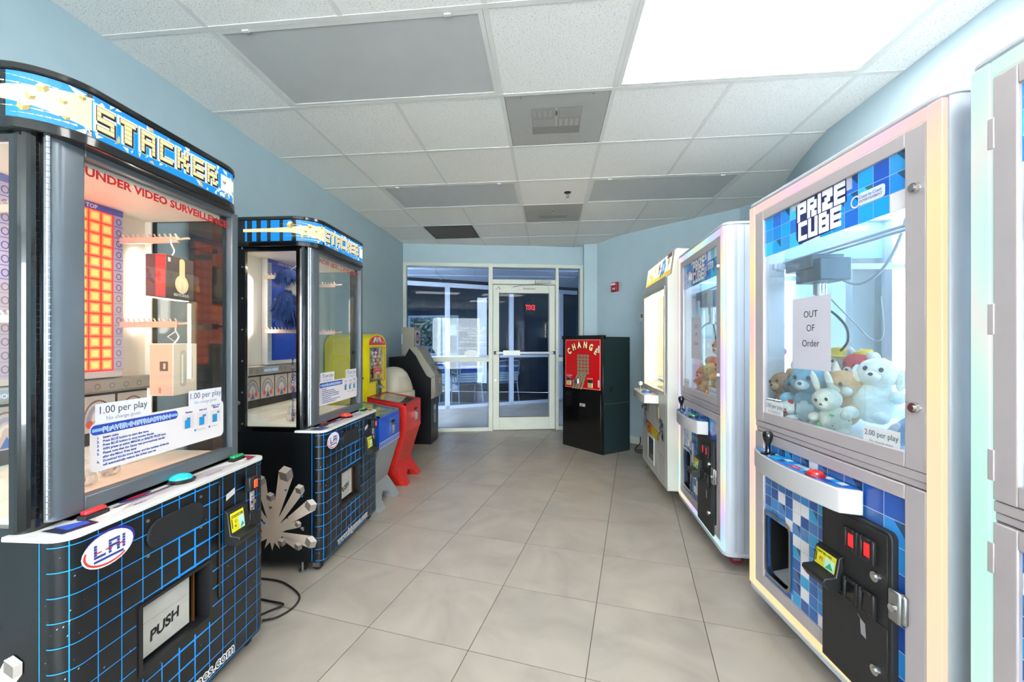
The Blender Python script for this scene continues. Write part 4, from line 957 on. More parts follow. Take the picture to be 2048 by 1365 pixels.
    if hole:   # background rectangle must not cover the opening
        k = [i for i, f in enumerate(d.f) if len(f) == 4 and abs(d.v[f[0]][0]-.058-fw) < 1e-6 and abs(d.v[f[2]][0]-.498) < 1e-6]
        f = d.f[k[0]]; col = d.c[k[0]]; del d.f[k[0]]; del d.c[k[0]]
        cc = d.c; d.c = cc
        for q in ((.058+fw, .180, .498, .205), (.058+fw, .470, .498, .780), (.290, .205, .498, .470), (.058+fw, .205, .130, .470)): d.rect(*q, 'AFC9E4', 1)
        # part-tiles along the edge of the opening
        for q, c2 in (((.290, .205, .310, .470), '2F6FB0'), ((.12, .18, .30, .203), '2A5C9E'), ((.120, .205, .129, .470), '2F86C8'), ((.12, .472, .31, .492), '25569E')): d.rect(*q, c2, 1.5)
    d.build('front_mosaic', ld, GLOSSP)
    if hole:
        ho = rrect(.118, .302, .193, .482, .036, (1, 1, 1, 0)); n_ = len(ho); g = G()
        g.add([(p[0], .004, p[1]) for p in ho]+[(p[0], .004, p[1]) for p in hp]+[(p[0], .03, p[1]) for p in hp], [(i, (i+1) % n_, n_+(i+1) % n_, n_+i) for i in range(n_)]+[(n_+i, n_+(i+1) % n_, 2*n_+(i+1) % n_, 2*n_+i) for i in range(n_)]) if len(hp) == n_ else None
        g.build('prize_chute_rim', STEEL, ld, smooth=True)
    g = G(); g.box(.10, .32, .26, .27, .18, .52); g.box(.10, .11, .03, .26, .18, .52); g.box(.31, .32, .03, .26, .18, .52); g.box(.10, .32, .03, .26, .51, .52); g.build('chute_box', BLACKP, t)
    g = G(); g.prism([(.03, .19), (.26, .24), (.26, .225), (.03, .175)], .11, .31, 'x'); g.build('chute_ramp', ALUW, t)
    # coin door
    cdp = rrect(.498, .778, .115, .668, .022, (0, 0, 1, 0))
    cd = G().prism(cdp, -.010, .012, 'y').build('coin_door', BLACKM, ld, bevel=.003)
    g = G(); g.box(.510, .765, -.0125, -.009, .385, .655); g.build('upper_hatch', BLACKM, cd, bevel=.001); g = G(); g.box(.510, .765, -.0125, -.009, .125, .380); g.build('lower_hatch', BLACKM, cd, bevel=.001)
    for x in (.610, .672):
        g = G().frame(x, x+.060, .548, .622, .015, -.026, -.012); g.build('button_bezel', BLACKP, cd, bevel=.004)
        G().box(x+.019, x+.044, -.0225, -.016, .563, .607).build('red_button', mat('lit_red_button', 'D81E22', .25, emit=.6), cd, bevel=.003)
        g = G().frame(x, x+.060, .382, .458, .012, -.026, -.012); g.build('return_bezel', BLACKP, cd, bevel=.004)
        G().prism([(-.013, .392), (-.013, .446), (-.018, .446), (-.022, .394)], x+.011, x+.049, 'x').build('return_flap', BLACKG, cd)
    g = G(); g.prism([(-.012, .395), (-.012, .512), (-.028, .503), (-.038, .440), (-.075, .436), (-.080, .424), (-.060, .395)], .492, .602, 'x'); g.build('bill_acceptor', BLACKP, cd, bevel=.003)
    d = D(lambda u, v, l: (u, -.0285-(.503-v)*.16-l, v)); d.rect(.500, .445, .594, .499, 'D8CF2C', 1); d.rect(.545, .447, .590, .482, 'BFE4C8', 2); d.poly([(.552, .449), (.588, .452), (.570, .472)], '2FA57C', 3); d.text('INSERT BILL HERE', .504, .487, .010, '6A641A', 3, sx=.9, bold=.03); d.line([(.506, .484), (.506, .452)], .005, '33310F', 3); d.text('$1', .520, .462, .018, 'B4512A', 3, bold=.03); d.build('bill_label', cd)
    g = G()
    for z in (.516, .232): g.cyl((.728, -.020, z), (.728, -.011, z), .015, .016, n=20); g.cyl((.728, -.024, z), (.728, -.019, z), .009, n=14)
    g.build('lock', CHROME, cd, smooth=True)
    d = D(front(-.0128)); d.poly([(.668, .352), (.688, .345), (.692, .30), (.672, .304)], '8E8E92', 1); d.line([(.66, .36), (.675, .348)], .002, 'AAAAAE', 2); d.build('tape_scrap', cd)
    hs = G(); hs.box(.772, .812, -.020, .0, .420, .512); hs.box(.808, .822, -.014, .0, .424, .508); hs.build('hasp_latch', CHROME if 0 else STEEL, ld, bevel=.006)
    g = G(); g.cyl((.792, -.026, .462), (.792, -.018, .462), .011); g.build('latch_lock', CHROME, ld, smooth=True)
    # control shelf
    sh = [(.100, .004), (.100, -.028), (.150, -.050), (.22, -.068), (.31, -.080), (.42, -.084), (.53, -.078), (.625, -.062), (.640, -.055), (.662, .004)]
    s_o = G().prism(sh, .672, .752).build('control_shelf', mat('shelf_white', 'BDBBBC', .4, noise=.02), t, bevel=.004)
    d = D(top(.7522)); ins = [(.108, .003), (.108, -.024), (.153, -.044), (.223, -.061), (.312, -.073), (.42, -.077), (.528, -.071), (.622, -.055), (.654, .003)]
    d.poly(ins, '2A78D0', 1); rr = random.Random(seed)
    for i in range(17):
        for j in range(2):
            a, c = .115+i*.031, -.052+j*.027
            if j == 0 and (i < 2 or i > 14): continue
            d.rect(a, c, a+.030, c+.026, rr.choice(BLUES_B+['F0F2F6', '1E4FB4']), 2)
    d.ell(.41, -.048, .030, .012, 'E2324A', 3); d.text('PLAY', .41, -.052, .012, 'FFFFFF', 4, al='c', bold=.02); d.rect(.37, -.028, .50, -.006, 'EEF0F4', 3)
    for k in range(3): d.text('MOVE JOYSTICK', .375, -.012-k*.006, .0065, '2A2A34', 4)
    d.build('shelf_artwork', s_o, GLOSSP)
    g = G(); g.lathe([(.028, .752), (.028, .757), (.012, .760), (.0095, .768), (.009, .785), (.010, .795), (.017, .812), (.0205, .828), (.0195, .842), (.012, .850), (.004, .852)], (.215, -.035, 0), 22); g.build('joystick', BLACKG, s_o, smooth=True)
    g = G(); g.lathe([(.031, .752), (.031, .758), (.026, .762)], (.505, -.038, 0), 24); o = g.build('button_ring', BLACKP if btncol == 'green' else mat('button_red_ring', '8A1418', .3), s_o, smooth=True)
    g = G(); g.lathe([(.024, .760), (.023, .767), (.016, .771), (.004, .772)], (.505, -.038, 0), 24); g.build('push_button', mat('crane_button_'+btncol, {'red': 'D01E22', 'green': '0F7A4C'}[btncol], .2, coat=.4, emit=.15), s_o, smooth=True)
    s_o.location.x = shelf_dx
    if hinges:
        for z in (1.70, 1.28, .95, .74, .30):
            G().box(.050, .064, -.0035, 0, z-.035, z+.035).build('hinge', ALU, t, bevel=.0015)
    # inside
    g = G(); g.box(.03, W-.03, .05, DP-.03, .868, .880); g.build('prize_bed', INTB, t)
    g = G(); g.box(.03, W-.03, .04, DP-.03, 1.80, 1.815); g.build('inner_ceiling', INTB, t)
    g = G(); g.box(.055, W-.055, DP-.034, DP-.028, .88, 1.80); g.build('back_panel', mat('back_panel_white', 'DDEBF0', .25), t)
    LM = mat('cool_led_lamp', 'E6F4FF', .4, emit=TUBE*.38, noise=0)
    for x in (.10, W-.12): G().box(x, x+.02, .06, .62, 1.788, 1.798).build('led_lamp', LM, t)
    for x in (.062, W-.078): G().box(x, x+.016, .665, .68, .95, 1.75).build('led_lamp', LM, t)
    g = G(); g.box(.16, .60, .055, .060, .88, 1.08); g.box(.595, .600, .060, .34, .88, 1.08); g.build('chute_divider', glass('acrylic', (.93, .97, .98), 0, 1.45, .04), t)
    # gantry
    g = G()
    for y in (.13, .175): g.cyl((.06, y, 1.60), (W-.06, y, 1.60), .006, n=10)
    g.build('gantry_rod', ALUW, t, smooth=True)
    g = G()
    for x in (.07, W-.085): g.box(x, x+.016, .07, .66, 1.565, 1.59); g.cyl((x-.004, .10, 1.577), (x+.02, .10, 1.577), .018, n=16)
    g.build('gantry_rail', ALUW, t, bevel=.002)
    cx_ = .215
    g = G(); g.box(cx_-.085, cx_+.085, .09, .22, 1.535, 1.59); g.box(cx_-.03, cx_+.12, .10, .22, 1.48, 1.57); hd_ = g.build('carriage', mat('carriage_grey', '4E5F6C', .4, metal=.3), t, bevel=.004)
    g = G(); g.cyl((cx_+.03, .16, 1.48), (cx_+.03, .16, 1.43), .024); g.cyl((cx_+.03, .16, 1.43), (cx_+.03, .16, 1.37), .017); g.cyl((cx_+.03, .16, 1.37), (cx_+.03, .16, 1.36), .028); cl = g.build('claw_body', CHROME, t, smooth=True)
    for k in range(3):
        a = 2*PI*k/3+.5; ca, sa = math.cos(a), math.sin(a); X, Y = cx_+.03, .16
        g = G(); g.tube([(X+.02*ca, Y+.02*sa, 1.37), (X+.055*ca, Y+.055*sa, 1.345), (X+.095*ca, Y+.095*sa, 1.29), (X+.10*ca, Y+.10*sa, 1.235), (X+.075*ca, Y+.075*sa, 1.195)], .005); g.build('claw_prong', mat('prong_dark', '3A4448', .35, metal=.6), cl, smooth=True)
    g = G(); g.tube([(cx_+.09, .19, 1.49), (cx_+.16, .21, 1.455), (cx_+.24, .22, 1.48), (cx_+.30, .23, 1.56), (cx_+.34, .24, 1.68), (cx_+.37, .25, 1.79)], .005); g.tube([(cx_+.05, .18, 1.42), (cx_+.12, .22, 1.32), (cx_+.19, .24, 1.24), (cx_+.24, .24, 1.26), (cx_+.23, .24, 1.40)], .003); g.build('coiled_cable', mat('grey_cable', 'A4ACB0', .4), t, smooth=True)
    WH = mat('red_caster', '7A1820', .4)
    for x, y in ((.09, .09), (W-.09, .09), (.09, DP-.09), (W-.09, DP-.09)): caster(t, x, y, .036, .080, WH)
    return t
CL1 = claw_machine((.956, 2.09), -86.2, 'large white claw machine with out of order notice and red button, yellow light strips', 11, 'red', True, (0, 0, 0))
CL2 = claw_machine((.985, 3.26), -92.5, 'white claw machine with green button and out of order notice, beside the candy machine', 23, 'green', True, (3.1, 1.7, .4))
CL3 = claw_machine((1.0, 1.10), -89.5, 'white claw machine at the right edge of the picture with mint green light strip', 37, 'red', False, (1.2, 4.0, 2.2), .050, True, .14, True)

# plush toys, each a thing of its own
def ell_m(g, c, r, M=None, nu=14, nv=10): g.ball(c, r, nu, nv, M=M); return g
def plush(base, x, y, z, rz, tilt, s, lb, col, col2=None, ear='round', belly=None, hat=None, face=True):
    t = thing('plush_toy', lb, 'plush toy', group='plush toys in the claw machines'); bpy.context.view_layer.update()
    p = base.matrix_world @ Vector((x, y, z)); t.location = p; t.rotation_euler = (tilt[0], tilt[1], base.rotation_euler.z+rz); t.scale = (s, s, s)
    m = mat('fleece_'+col, col, .9, noise=.12, scale=60, bump=.5, bscale=260); m2 = mat('fleece_'+(col2 or col), col2 or col, .9, noise=.12, scale=60, bump=.5, bscale=260)
    g = G(); ell_m(g, (0, 0, .055), (.052, .045, .060)); g.build('body', m, t, smooth=True)
    if belly: g = G(); ell_m(g, (0, -.012, .052), (.036, .038, .044)); g.build('belly', mat('fleece_'+belly, belly, .9), t, smooth=True)
    h_ = G(); ell_m(h_, (0, -.006, .140), (.050, .044, .044)); hd_ = h_.build('head', m, t, smooth=True)
    for sx in (-1, 1):
        g = G()
        if ear == 'round': ell_m(g, (sx*.036, 0, .178), (.018, .009, .018), None, 10, 7)
        elif ear == 'long': ell_m(g, (sx*.024, .004, .212), (.013, .009, .045), None, 10, 7)
        elif ear == 'point': g.cyl((sx*.030, 0, .165), (sx*.038, 0, .205), .017, .002, n=10)
        else: ell_m(g, (sx*.052, -.004, .128), (.012, .014, .032), None, 10, 7)
        g.build('ear', m2, hd_, smooth=True)
        g = G(); ell_m(g, (sx*.056, -.022, .080), (.018, .030, .018), None, 10, 7); g.build('arm', m, t, smooth=True)
        g = G(); ell_m(g, (sx*.034, -.046, .018), (.020, .032, .018), None, 10, 7); g.build('foot', m2, t, smooth=True)
        if face: g = G(); ell_m(g, (sx*.018, -.046, .150), (.006, .004, .007), None, 8, 6); g.build('eye', BLACKG, hd_, smooth=True)
    g = G(); ell_m(g, (0, -.044, .130), (.020, .014, .015), None, 10, 7); mz = g.build('muzzle', mat('fleece_'+(belly or col2 or col), belly or col2 or col, .9), hd_, smooth=True)
    g = G(); ell_m(g, (0, -.058, .135), (.006, .004, .005), None, 8, 5); g.build('nose', mat('nose_brown', '3A2018', .4), hd_, smooth=True)
    if hat:
        g = G().lathe([(.055, .168), (.052, .172), (.032, .176), (.028, .205), (.006, .212)], n=20); g.build('hat', mat('hat_'+hat, hat, .8), hd_, smooth=True)
    return t
B1 = .882
for a in (
    (.45, .20, B1+.055, .55, (-.1, .1), 1.28, 'big white rabbit plush rising highest in the nearest pile', 'F4F2EA', None, 'flop'),
    (.54, .20, B1-.01, 1.3, (.9, .1), .92, 'sky blue plush lying flat in front of the big white rabbit', '8FB4D8', 'DDE6EE', 'flop', 'DDE8F0'),
    (.42, .11, B1, .5, (.2, -.2), 0.98, 'cream plush with long ears low at the front of the nearest pile', 'E8E2D2', None, 'long'),
    (.34, .17, B1+.02, .3, (.1, .2), 1.22, 'tan fox plush with pointed ears beside the blue faced plush', 'D8A878', 'F0E4D0', 'point', 'F0E4D0'),
    (.25, .13, B1, .5, (.1, 0), 1.40, 'pale blue faced plush with white hands in the nearest pile', '7FB2CC', 'E6EEF0', 'round', 'DCE9EE'),
    (.17, .14, B1, -.2, (.1, .2), 1.22, 'dark grey cat plush with pointed ears in the nearest pile', '3E4C54', None, 'point'),
    (.10, .13, B1, .2, (0, -.2), 1.16, 'brown bear plush at the lower left of the nearest pile', 'A8764C', 'C99A6C', 'round', 'D9B48C'),
    (.12, .22, B1+.10, .6, (.3, .2), 1.04, 'orange tiger plush on top of the brown bear in the nearest pile', 'E8973A', '2E2A28', 'round'),
    (.09, .30, B1+.10, 0, (.2, .2), 1.04, 'green frog plush at the far left of the nearest pile', '3E9A6A', None, 'round', 'D8E8B8'),
    (.22, .24, B1+.11, .2, (-.1, 0), 1.04, 'white plush in a wide yellow hat behind the grey cat', 'E6E0D0', None, 'round', None, 'D8B838'),
    (.31, .27, B1+.11, .2, (.2, .2), 1.10, 'red and white plush standing behind the fox in the nearest pile', 'C83A44', 'EDEBE8', 'round', 'EDEBE8'),
    (.38, .29, B1+.08, .2, (.1, -.2), 1.16, 'plush with yellow sombrero left of the big white rabbit', 'E9E4DA', None, 'round', None, 'D9B93C'),
    (.26, .36, B1+.10, -.2, (.3, .1), 1.22, 'pink plush with white belly at the back of the nearest pile', 'E89AB4', 'F4D8E0', 'round', 'F4E6EA'),
    (.20, .10, B1, .3, (.6, 0), 0.67, 'small white plush with red feet at the front left of the nearest pile', 'ECEAE6', 'D02A40', 'round'),
    (.36, .10, B1, 1.2, (.9, .3), 0.61, 'small bright green plush creature at the front of the nearest pile', '4CC46A', None, 'round')):
    plush(CL1, *a)
for a in (
    (.42, .19, B1+.10, .4, (.1, .1), 1.58, 'large orange bird plush on top of the far pile', 'EDA070', 'F6D8B8', 'point', 'F6D8B8'),
    (.62, .12, B1+.02, .3, (.1, .2), 1.34, 'golden yellow duckling plush in the far pile', 'F0C04A', 'F0A038', 'round'),
    (.50, .12, B1, .2, (.1, -.2), 1.22, 'bright yellow chick plush in the far pile', 'F2CE5A', 'E8A03C', 'round'),
    (.72, .13, B1, .2, (.1, .2), 1.34, 'pale grey koala plush at the right front of the far pile', 'BFC8CA', 'E8ECEC', 'round', 'EDF0F0'),
    (.38, .11, B1, .2, (.2, 0), 1.10, 'amber bear plush with cream belly in the far pile', 'E0963C', 'F0DDB8', 'round', 'F0DDB8'),
    (.56, .24, B1+.06, .3, (.2, .2), 1.34, 'peach plush with floppy ears in the far pile', 'F0B48C', None, 'flop'),
    (.30, .10, B1, .2, (.1, .1), 1.0, 'light brown monkey plush at the left front of the far pile', 'B88A5C', 'E8CFA8', 'round', 'E8CFA8'),
    (.60, .30, B1+.16, .5, (.1, .1), 1.2, 'cream dog plush with floppy ears high in the middle of the far pile', 'EFE6D2', 'C99A6C', 'flop'),
    (.82, .24, B1, .9, (.1, .1), 1.26, 'black and yellow plush by the side window of the far pile', '24242A', 'E8C83A', 'round', 'E8E4DC'),
    (.82, .25, B1+.20, .9, (0, .1), 1.34, 'hot pink plush by the side window, highest in the far pile', 'E86AC0', None, 'round')):
    plush(CL2, *a)

# ------------------------------------------------------------------ candy crane (far right)
t = thing('candy_crane_machine', 'cream white candy machine with yellow topper and small ball joystick, far right', 'arcade machine', (.93, 4.195, 0), math.radians(-91.5)); CR = t
CW = mat('cream_cabinet', 'C6C5BB', .25, noise=.02, coat=.2)
prof = [(.0, .095), (.0, 1.74), (.03, 1.755), (.055, 1.945), (.075, 1.955), (.20, 1.945), (.27, 1.90), (.33, 1.80), (.34, 1.74), (.40, 1.72), (.75, 1.70), (.75, .095)]
for a, c in ((-.02, .03), (.885, .93)):
    G().prism(prof, a, c, 'x').build('side_panel', CW, t, bevel=.006)
g = G(); g.box(.03, .885, .0, .03, .095, .825); g.box(.03, .885, .0, .03, 1.672, 1.75); g.box(.03, .075, .0, .03, .825, 1.672); g.box(.845, .885, .0, .03, .825, 1.672); fp = g.build('front_panel', CW, t, bevel=.002)
g = G(); g.box(.03, .885, .72, .75, .095, 1.70); g.box(.03, .885, .03, .72, 1.675, 1.70); g.box(.03, .885, .03, .72, .80, .83); g.box(.03, .885, .03, .72, .095, .12); g.build('cabinet_shell', mat('warm_liner', 'F6F0DC', .5, noise=.02), t)
G().box(.075, .845, .012, .016, .825, 1.672).build('front_pane', GLASS, t)
g = G().frame(.070, .850, .820, 1.677, .020, -.004, .012); g.build('window_trim', mat('satin_trim', 'B9B5A8', .35, metal=.5), t)
LM = mat('warm_panel_lamp', 'FFF0D4', .4, emit=TUBE*.3, noise=0)
for x in (.09, .81): G().box(x, x+.02, .06, .08, .86, 1.64).build('lamp_tube', LM, t)
G().box(.12, .80, .06, .12, 1.655, 1.668).build('lamp_tube', LM, t)
G().cyl((.12, .10, .90), (.80, .10, .90), .022, n=18).build('roller', mat('blue_roller', '4A86B8', .3), t, smooth=True)
g = G(); g.box(.12, .80, .20, .55, .83, .85); g.build('candy_bed', mat('candy_bed', 'E8D8C0', .7, noise=.3, scale=60), t)
g = G(); g.cyl((.45, .45, 1.67), (.45, .45, 1.50), .012); g.box(.40, .50, .40, .50, 1.60, 1.66); g.build('crane_arm', CHROME, t)
g = G(); g.prism([(.002, 1.752), (.028, 1.757), (.052, 1.943), (.30, 1.80), (.30, 1.752)], .03, .885, 'x'); mq = g.build('topper', CW, t)
d = D(lambda u, v, l: (u, .028+(v-1.757)*.13-.0012-l, v)); d.rect(.0, 1.76, .912, 1.942, '8A8E90', 1); d.rect(.008, 1.766, .904, 1.936, 'FDFBEA', 2); d.rect(.008, 1.766, .904, 1.80, 'F3D23A', 3); d.rect(.008, 1.795, .5, 1.815, 'F8EFA0', 3)
rr = random.Random(4)
for k in range(26): u = rr.uniform(.03, .86); d.ell(u, rr.uniform(1.80, 1.89), rr.uniform(.012, .035), rr.uniform(.012, .028), rr.choice(('F2D22E', 'F6E88A', 'FFFFFF', 'F4C21E') if u < .5 else ('F2D22E', 'E7A01E', '3B7EC4', '6A4A2E', '7FC45A')), 4+k*.05, 10, rr.uniform(0, 3))
d.ell(.66, 1.855, .055, .060, '2F86C4', 6); d.ell(.66, 1.855, .030, .034, 'BFE0F0', 7); d.rect(.76, 1.90, .90, 1.936, '6E4A34', 6); d.rect(.74, 1.77, .89, 1.80, 'F0B428', 6)
for k in range(8): aa = 2*PI*k/8; d.rect(.66+.058*math.cos(aa)-.012, 1.855+.062*math.sin(aa)-.012, .66+.058*math.cos(aa)+.012, 1.855+.062*math.sin(aa)+.012, '2F86C4', 6)
d.build('topper_artwork', mq, BACKLIT)
sh = [(.08, 0), (.08, -.09), (.16, -.118), (.58, -.125), (.645, -.115), (.66, 0)]
so = G().prism(sh, .725, .795).build('control_shelf', CW, t, bevel=.004)
d = D(top(.7955)); d.rect(.12, -.10, .62, -.01, 'E8E2DA', 1)
for k in range(8): d.ell(.30+k*.04, -.05+.02*(k % 2), .016, .012, ('E0563A', '3F7CC4', 'E9A03A', 'D8D4CC')[k % 4], 2)
d.build('shelf_artwork', so, GLOSSP)
g = G(); g.cyl((.20, -.06, .795), (.20, -.06, .835), .005, n=10); g.lathe([(.022, .795), (.020, .800), (.008, .804)], (.20, -.06, 0), 18); j = g.build('joystick_shaft', STEEL, so, smooth=True)
g = G(); g.ball((.20, -.06, .850), .020, 18, 12); g.build('joystick_ball', mat('pale_ball', 'E4D9DC', .2, coat=.5), so, smooth=True)
g = G(); g.lathe([(.042, .795), (.038, .806), (.024, .815), (.004, .818)], (.47, -.06, 0), 22); g.build('push_button', mat('blue_dome', '2E62A8', .15, coat=.5), so, smooth=True)
G().box(.205, .262, -.022, 0, .60, .70).build('bill_acceptor', BLACKP, fp, bevel=.004)
g = G(); g.box(.20, .25, -.05, -.02, .625, .65); g.build('bill_mouth', BLACKP, fp, bevel=.003)
G().box(.60, .655, -.006, 0, .60, .70).build('coin_plate', mat('brass_plate', 'A08C6C', .35, metal=.7), fp, bevel=.002)
d = D(front(-.0006)); rr = random.Random(5)
for k in range(9): d.ell(.115+.045*math.cos(k*.7), .50+.05*math.sin(k*.7), .024, .026, ('2E3E8A', '8A8A98', '4A3E7A')[k % 3], 1+k*.02, 9)
for k in range(6): d.poly([(.19+k*.078, .515-k*.004), (.268+k*.078, .511-k*.004), (.268+k*.078, .412), (.19+k*.078, .414)], ('8E2E22', 'C4301E', 'D88A1E', 'E8B81E', 'A8B828', 'C87828')[k], 1.2)
for k, ch in enumerate('CANDY'): d.text(ch, .205+k*.088, .425-k*.002, .09, ('F3D22E', 'E8641E', 'BFD02E', 'F0A01E', 'D8E03A')[k], 2, bold=.05)
for k in range(26): a_, b_ = rr.uniform(.67, .79), rr.uniform(.44, .60); d.poly([(a_, b_), (a_+.03, b_+.01), (a_+.028, b_+.03), (a_-.004, b_+.022)], rr.choice(('2C3C4C', '4C5C6C', '1C2430')), 1)
for z0 in (.20, .26, .32): d.rect(.30, z0, .44, z0+.004, '6E6E6E', 1)
d.build('front_artwork', fp)
cutp = G().frame(.25, .50, .165, .40, .022, -.006, .002); cutp.build('prize_door_frame', mat('door_grey', 'C4C4BE', .4), fp, bevel=.003)
G().box(.272, .478, -.003, -.001, .187, .378).build('prize_door_pane', mat('smoked_pane', '4E5654', .1, noise=.5, scale=12, coat=.4), fp)
g = G(); g.frame(.62, .85, .125, .33, .004, -.0015, .0); g.build('access_panel', mat('seam_grey', '8E8E88', .5), fp)
for x, y in ((.01, .05), (.87, .22), (.03, .70), (.87, .70)): g = G(); g.cyl((x, y, 0), (x, y, .095), .010); g.cyl((x, y, 0), (x, y, .012), .024); g.build('levelling_foot', mat('bronze_leg', '8A7850', .4, metal=.6), t, smooth=True)

# ------------------------------------------------------------------ capsule cabinet, red and blue table-top games
YEL = mat('yellow_enamel', 'F2DC10', .3, noise=.03, coat=.2)
t = thing('capsule_vending_machine', 'tall yellow capsule vending cabinet with arched red sign', 'vending machine', (-1.567, 3.477, -.0527), PI/2); t.scale = (1.043, 1, 1.043)
arch = lambda w0, w1, z0, r_, k=12: [(w0, z0), (w1, z0)]+[((w0+w1)/2+(w1-w0)/2*math.cos(PI*i/k), z0+r_*math.sin(PI*i/k)) for i in range(1, k)]
bd = G().prism([(0, .055), (.385, .055), (.385, 1.21)]+arch(0, .385, 1.21, .10)[2:]+[(0, 1.21)], 0, .40, 'y').build('cabinet', YEL, t)
cut(bd, G().box(.030, .355, -.02, .09, .895, 1.190)); bd.data.materials.clear(); bd.data.materials.append(YEL)
G().frame(.022, .363, .887, 1.198, .010, -.004, .004).build('window_bead', mat('dull_yellow', 'C9B90E', .4), t)
G().box(.030, .355, .002, .005, .895, 1.190).build('window_pane', GLASS, t)
d = D(front(-.0005)); d.poly(arch(.018, .367, 1.212, .082, 14), 'D8301E', 1)
d.poly([(.10, 1.235), (.28, 1.235), (.25, 1.282), (.13, 1.282)], 'F3F0F2', 2); d.text('PRIZE', .19, 1.258, .030, 'D8485A', 3, al='c', bold=.04); d.text('& TIME', .20, 1.228, .034, '7A3E8A', 3, al='c', bold=.04); d.ell(.075, 1.235, .016, .014, 'E84AA0', 3); d.ell(.145, 1.238, .010, .012, '3A8A3A', 4)
d.poly([(.30, 1.25), (.34, 1.235), (.31, 1.225)], 'F0C0A8', 3); d.build('sign_print', t)
d = D(front(-.0045)); d.poly([(.10, .91), (.27, .91), (.27, 1.02), (.10, 1.02)], 'D9A848', 1); d.rect(.108, .985, .262, 1.012, 'C0463A', 2); d.text('SUPER TOYS', .185, .990, .019, 'F3D0A0', 3, al='c', bold=.03)
d.poly([(.105, .95), (.14, .972), (.23, .972), (.265, .95), (.265, .975), (.23, .995), (.14, .995), (.105, .975)], 'D0384A', 3); d.text('SURPRISE', .185, .963, .018, 'F8E8F0', 4, al='c', bold=.03)
for k in range(7): d.rect(.108+k*.022, .913, .126+k*.022, .95, ('3AA0C8', 'E0B83A', 'B4C43A', '2E9A7A', 'D86A3A', '9A5AB4', 'E8D04A')[k], 2)
d.build('window_card', t)
g = G(); g.box(.165, .245, -.02, 0, .775, .865); g.cyl((.205, -.012, .865), (.205, 0, .865), .04, n=20); g.build('coin_mechanism', mat('zinc', '6E7478', .35, metal=.8, noise=.2, scale=30), t, bevel=.004)
g = G(); g.cyl((.205, -.035, .84), (.205, -.02, .84), .022); g.tube([(.205, -.04, .84), (.245, -.042, .832)], .006); g.build('coin_knob', STEEL, t, smooth=True)
cols = ['B8A0D8', 'E8E4EC', 'D86A5A', 'E8A050', '8AB4D8', 'C84A6A', 'F0EAF0', '7A5AA8', '6AB48A', 'E8D07A', 'C8C0D0', 'D888A8']
capm = {}
for c in cols:
    g = G(); g.ball((0, 0, 0), .0185, 12, 8); me = g.build('capsule_part', mat('capsule_'+c, c, .15, coat=.4, noise=0), None, smooth=True); capm[c] = me
k = 0
bpy.context.view_layer.update()
for j in range(9):
    for i in range(9):
        x = .050+i*.0355+(.017 if j % 2 else 0)+R.uniform(-.003, .003); z = .914+j*.0325; y = .026+R.uniform(0, .012)
        if x > .338: continue
        c = R.choice(cols); o = capm[c].copy() if capm[c] is None or capm[c].get('category') else capm[c]
        if o is not capm[c] or o.get('category'): o = capm[c].copy()
        if o.name not in sc.collection.objects: sc.collection.objects.link(o)
        o.name = 'capsule'; p = t.matrix_world @ Vector((x, y, z)); o.location = p
        tag(o, 'small toy capsule behind the window of the yellow cabinet', 'capsule', 'toy capsules in the yellow cabinet')
d = D(front(.085)); d.rect(.03, .895, .355, 1.19, '4A3A5A', 1); rr = random.Random(9)
d.build('window_backing', t)

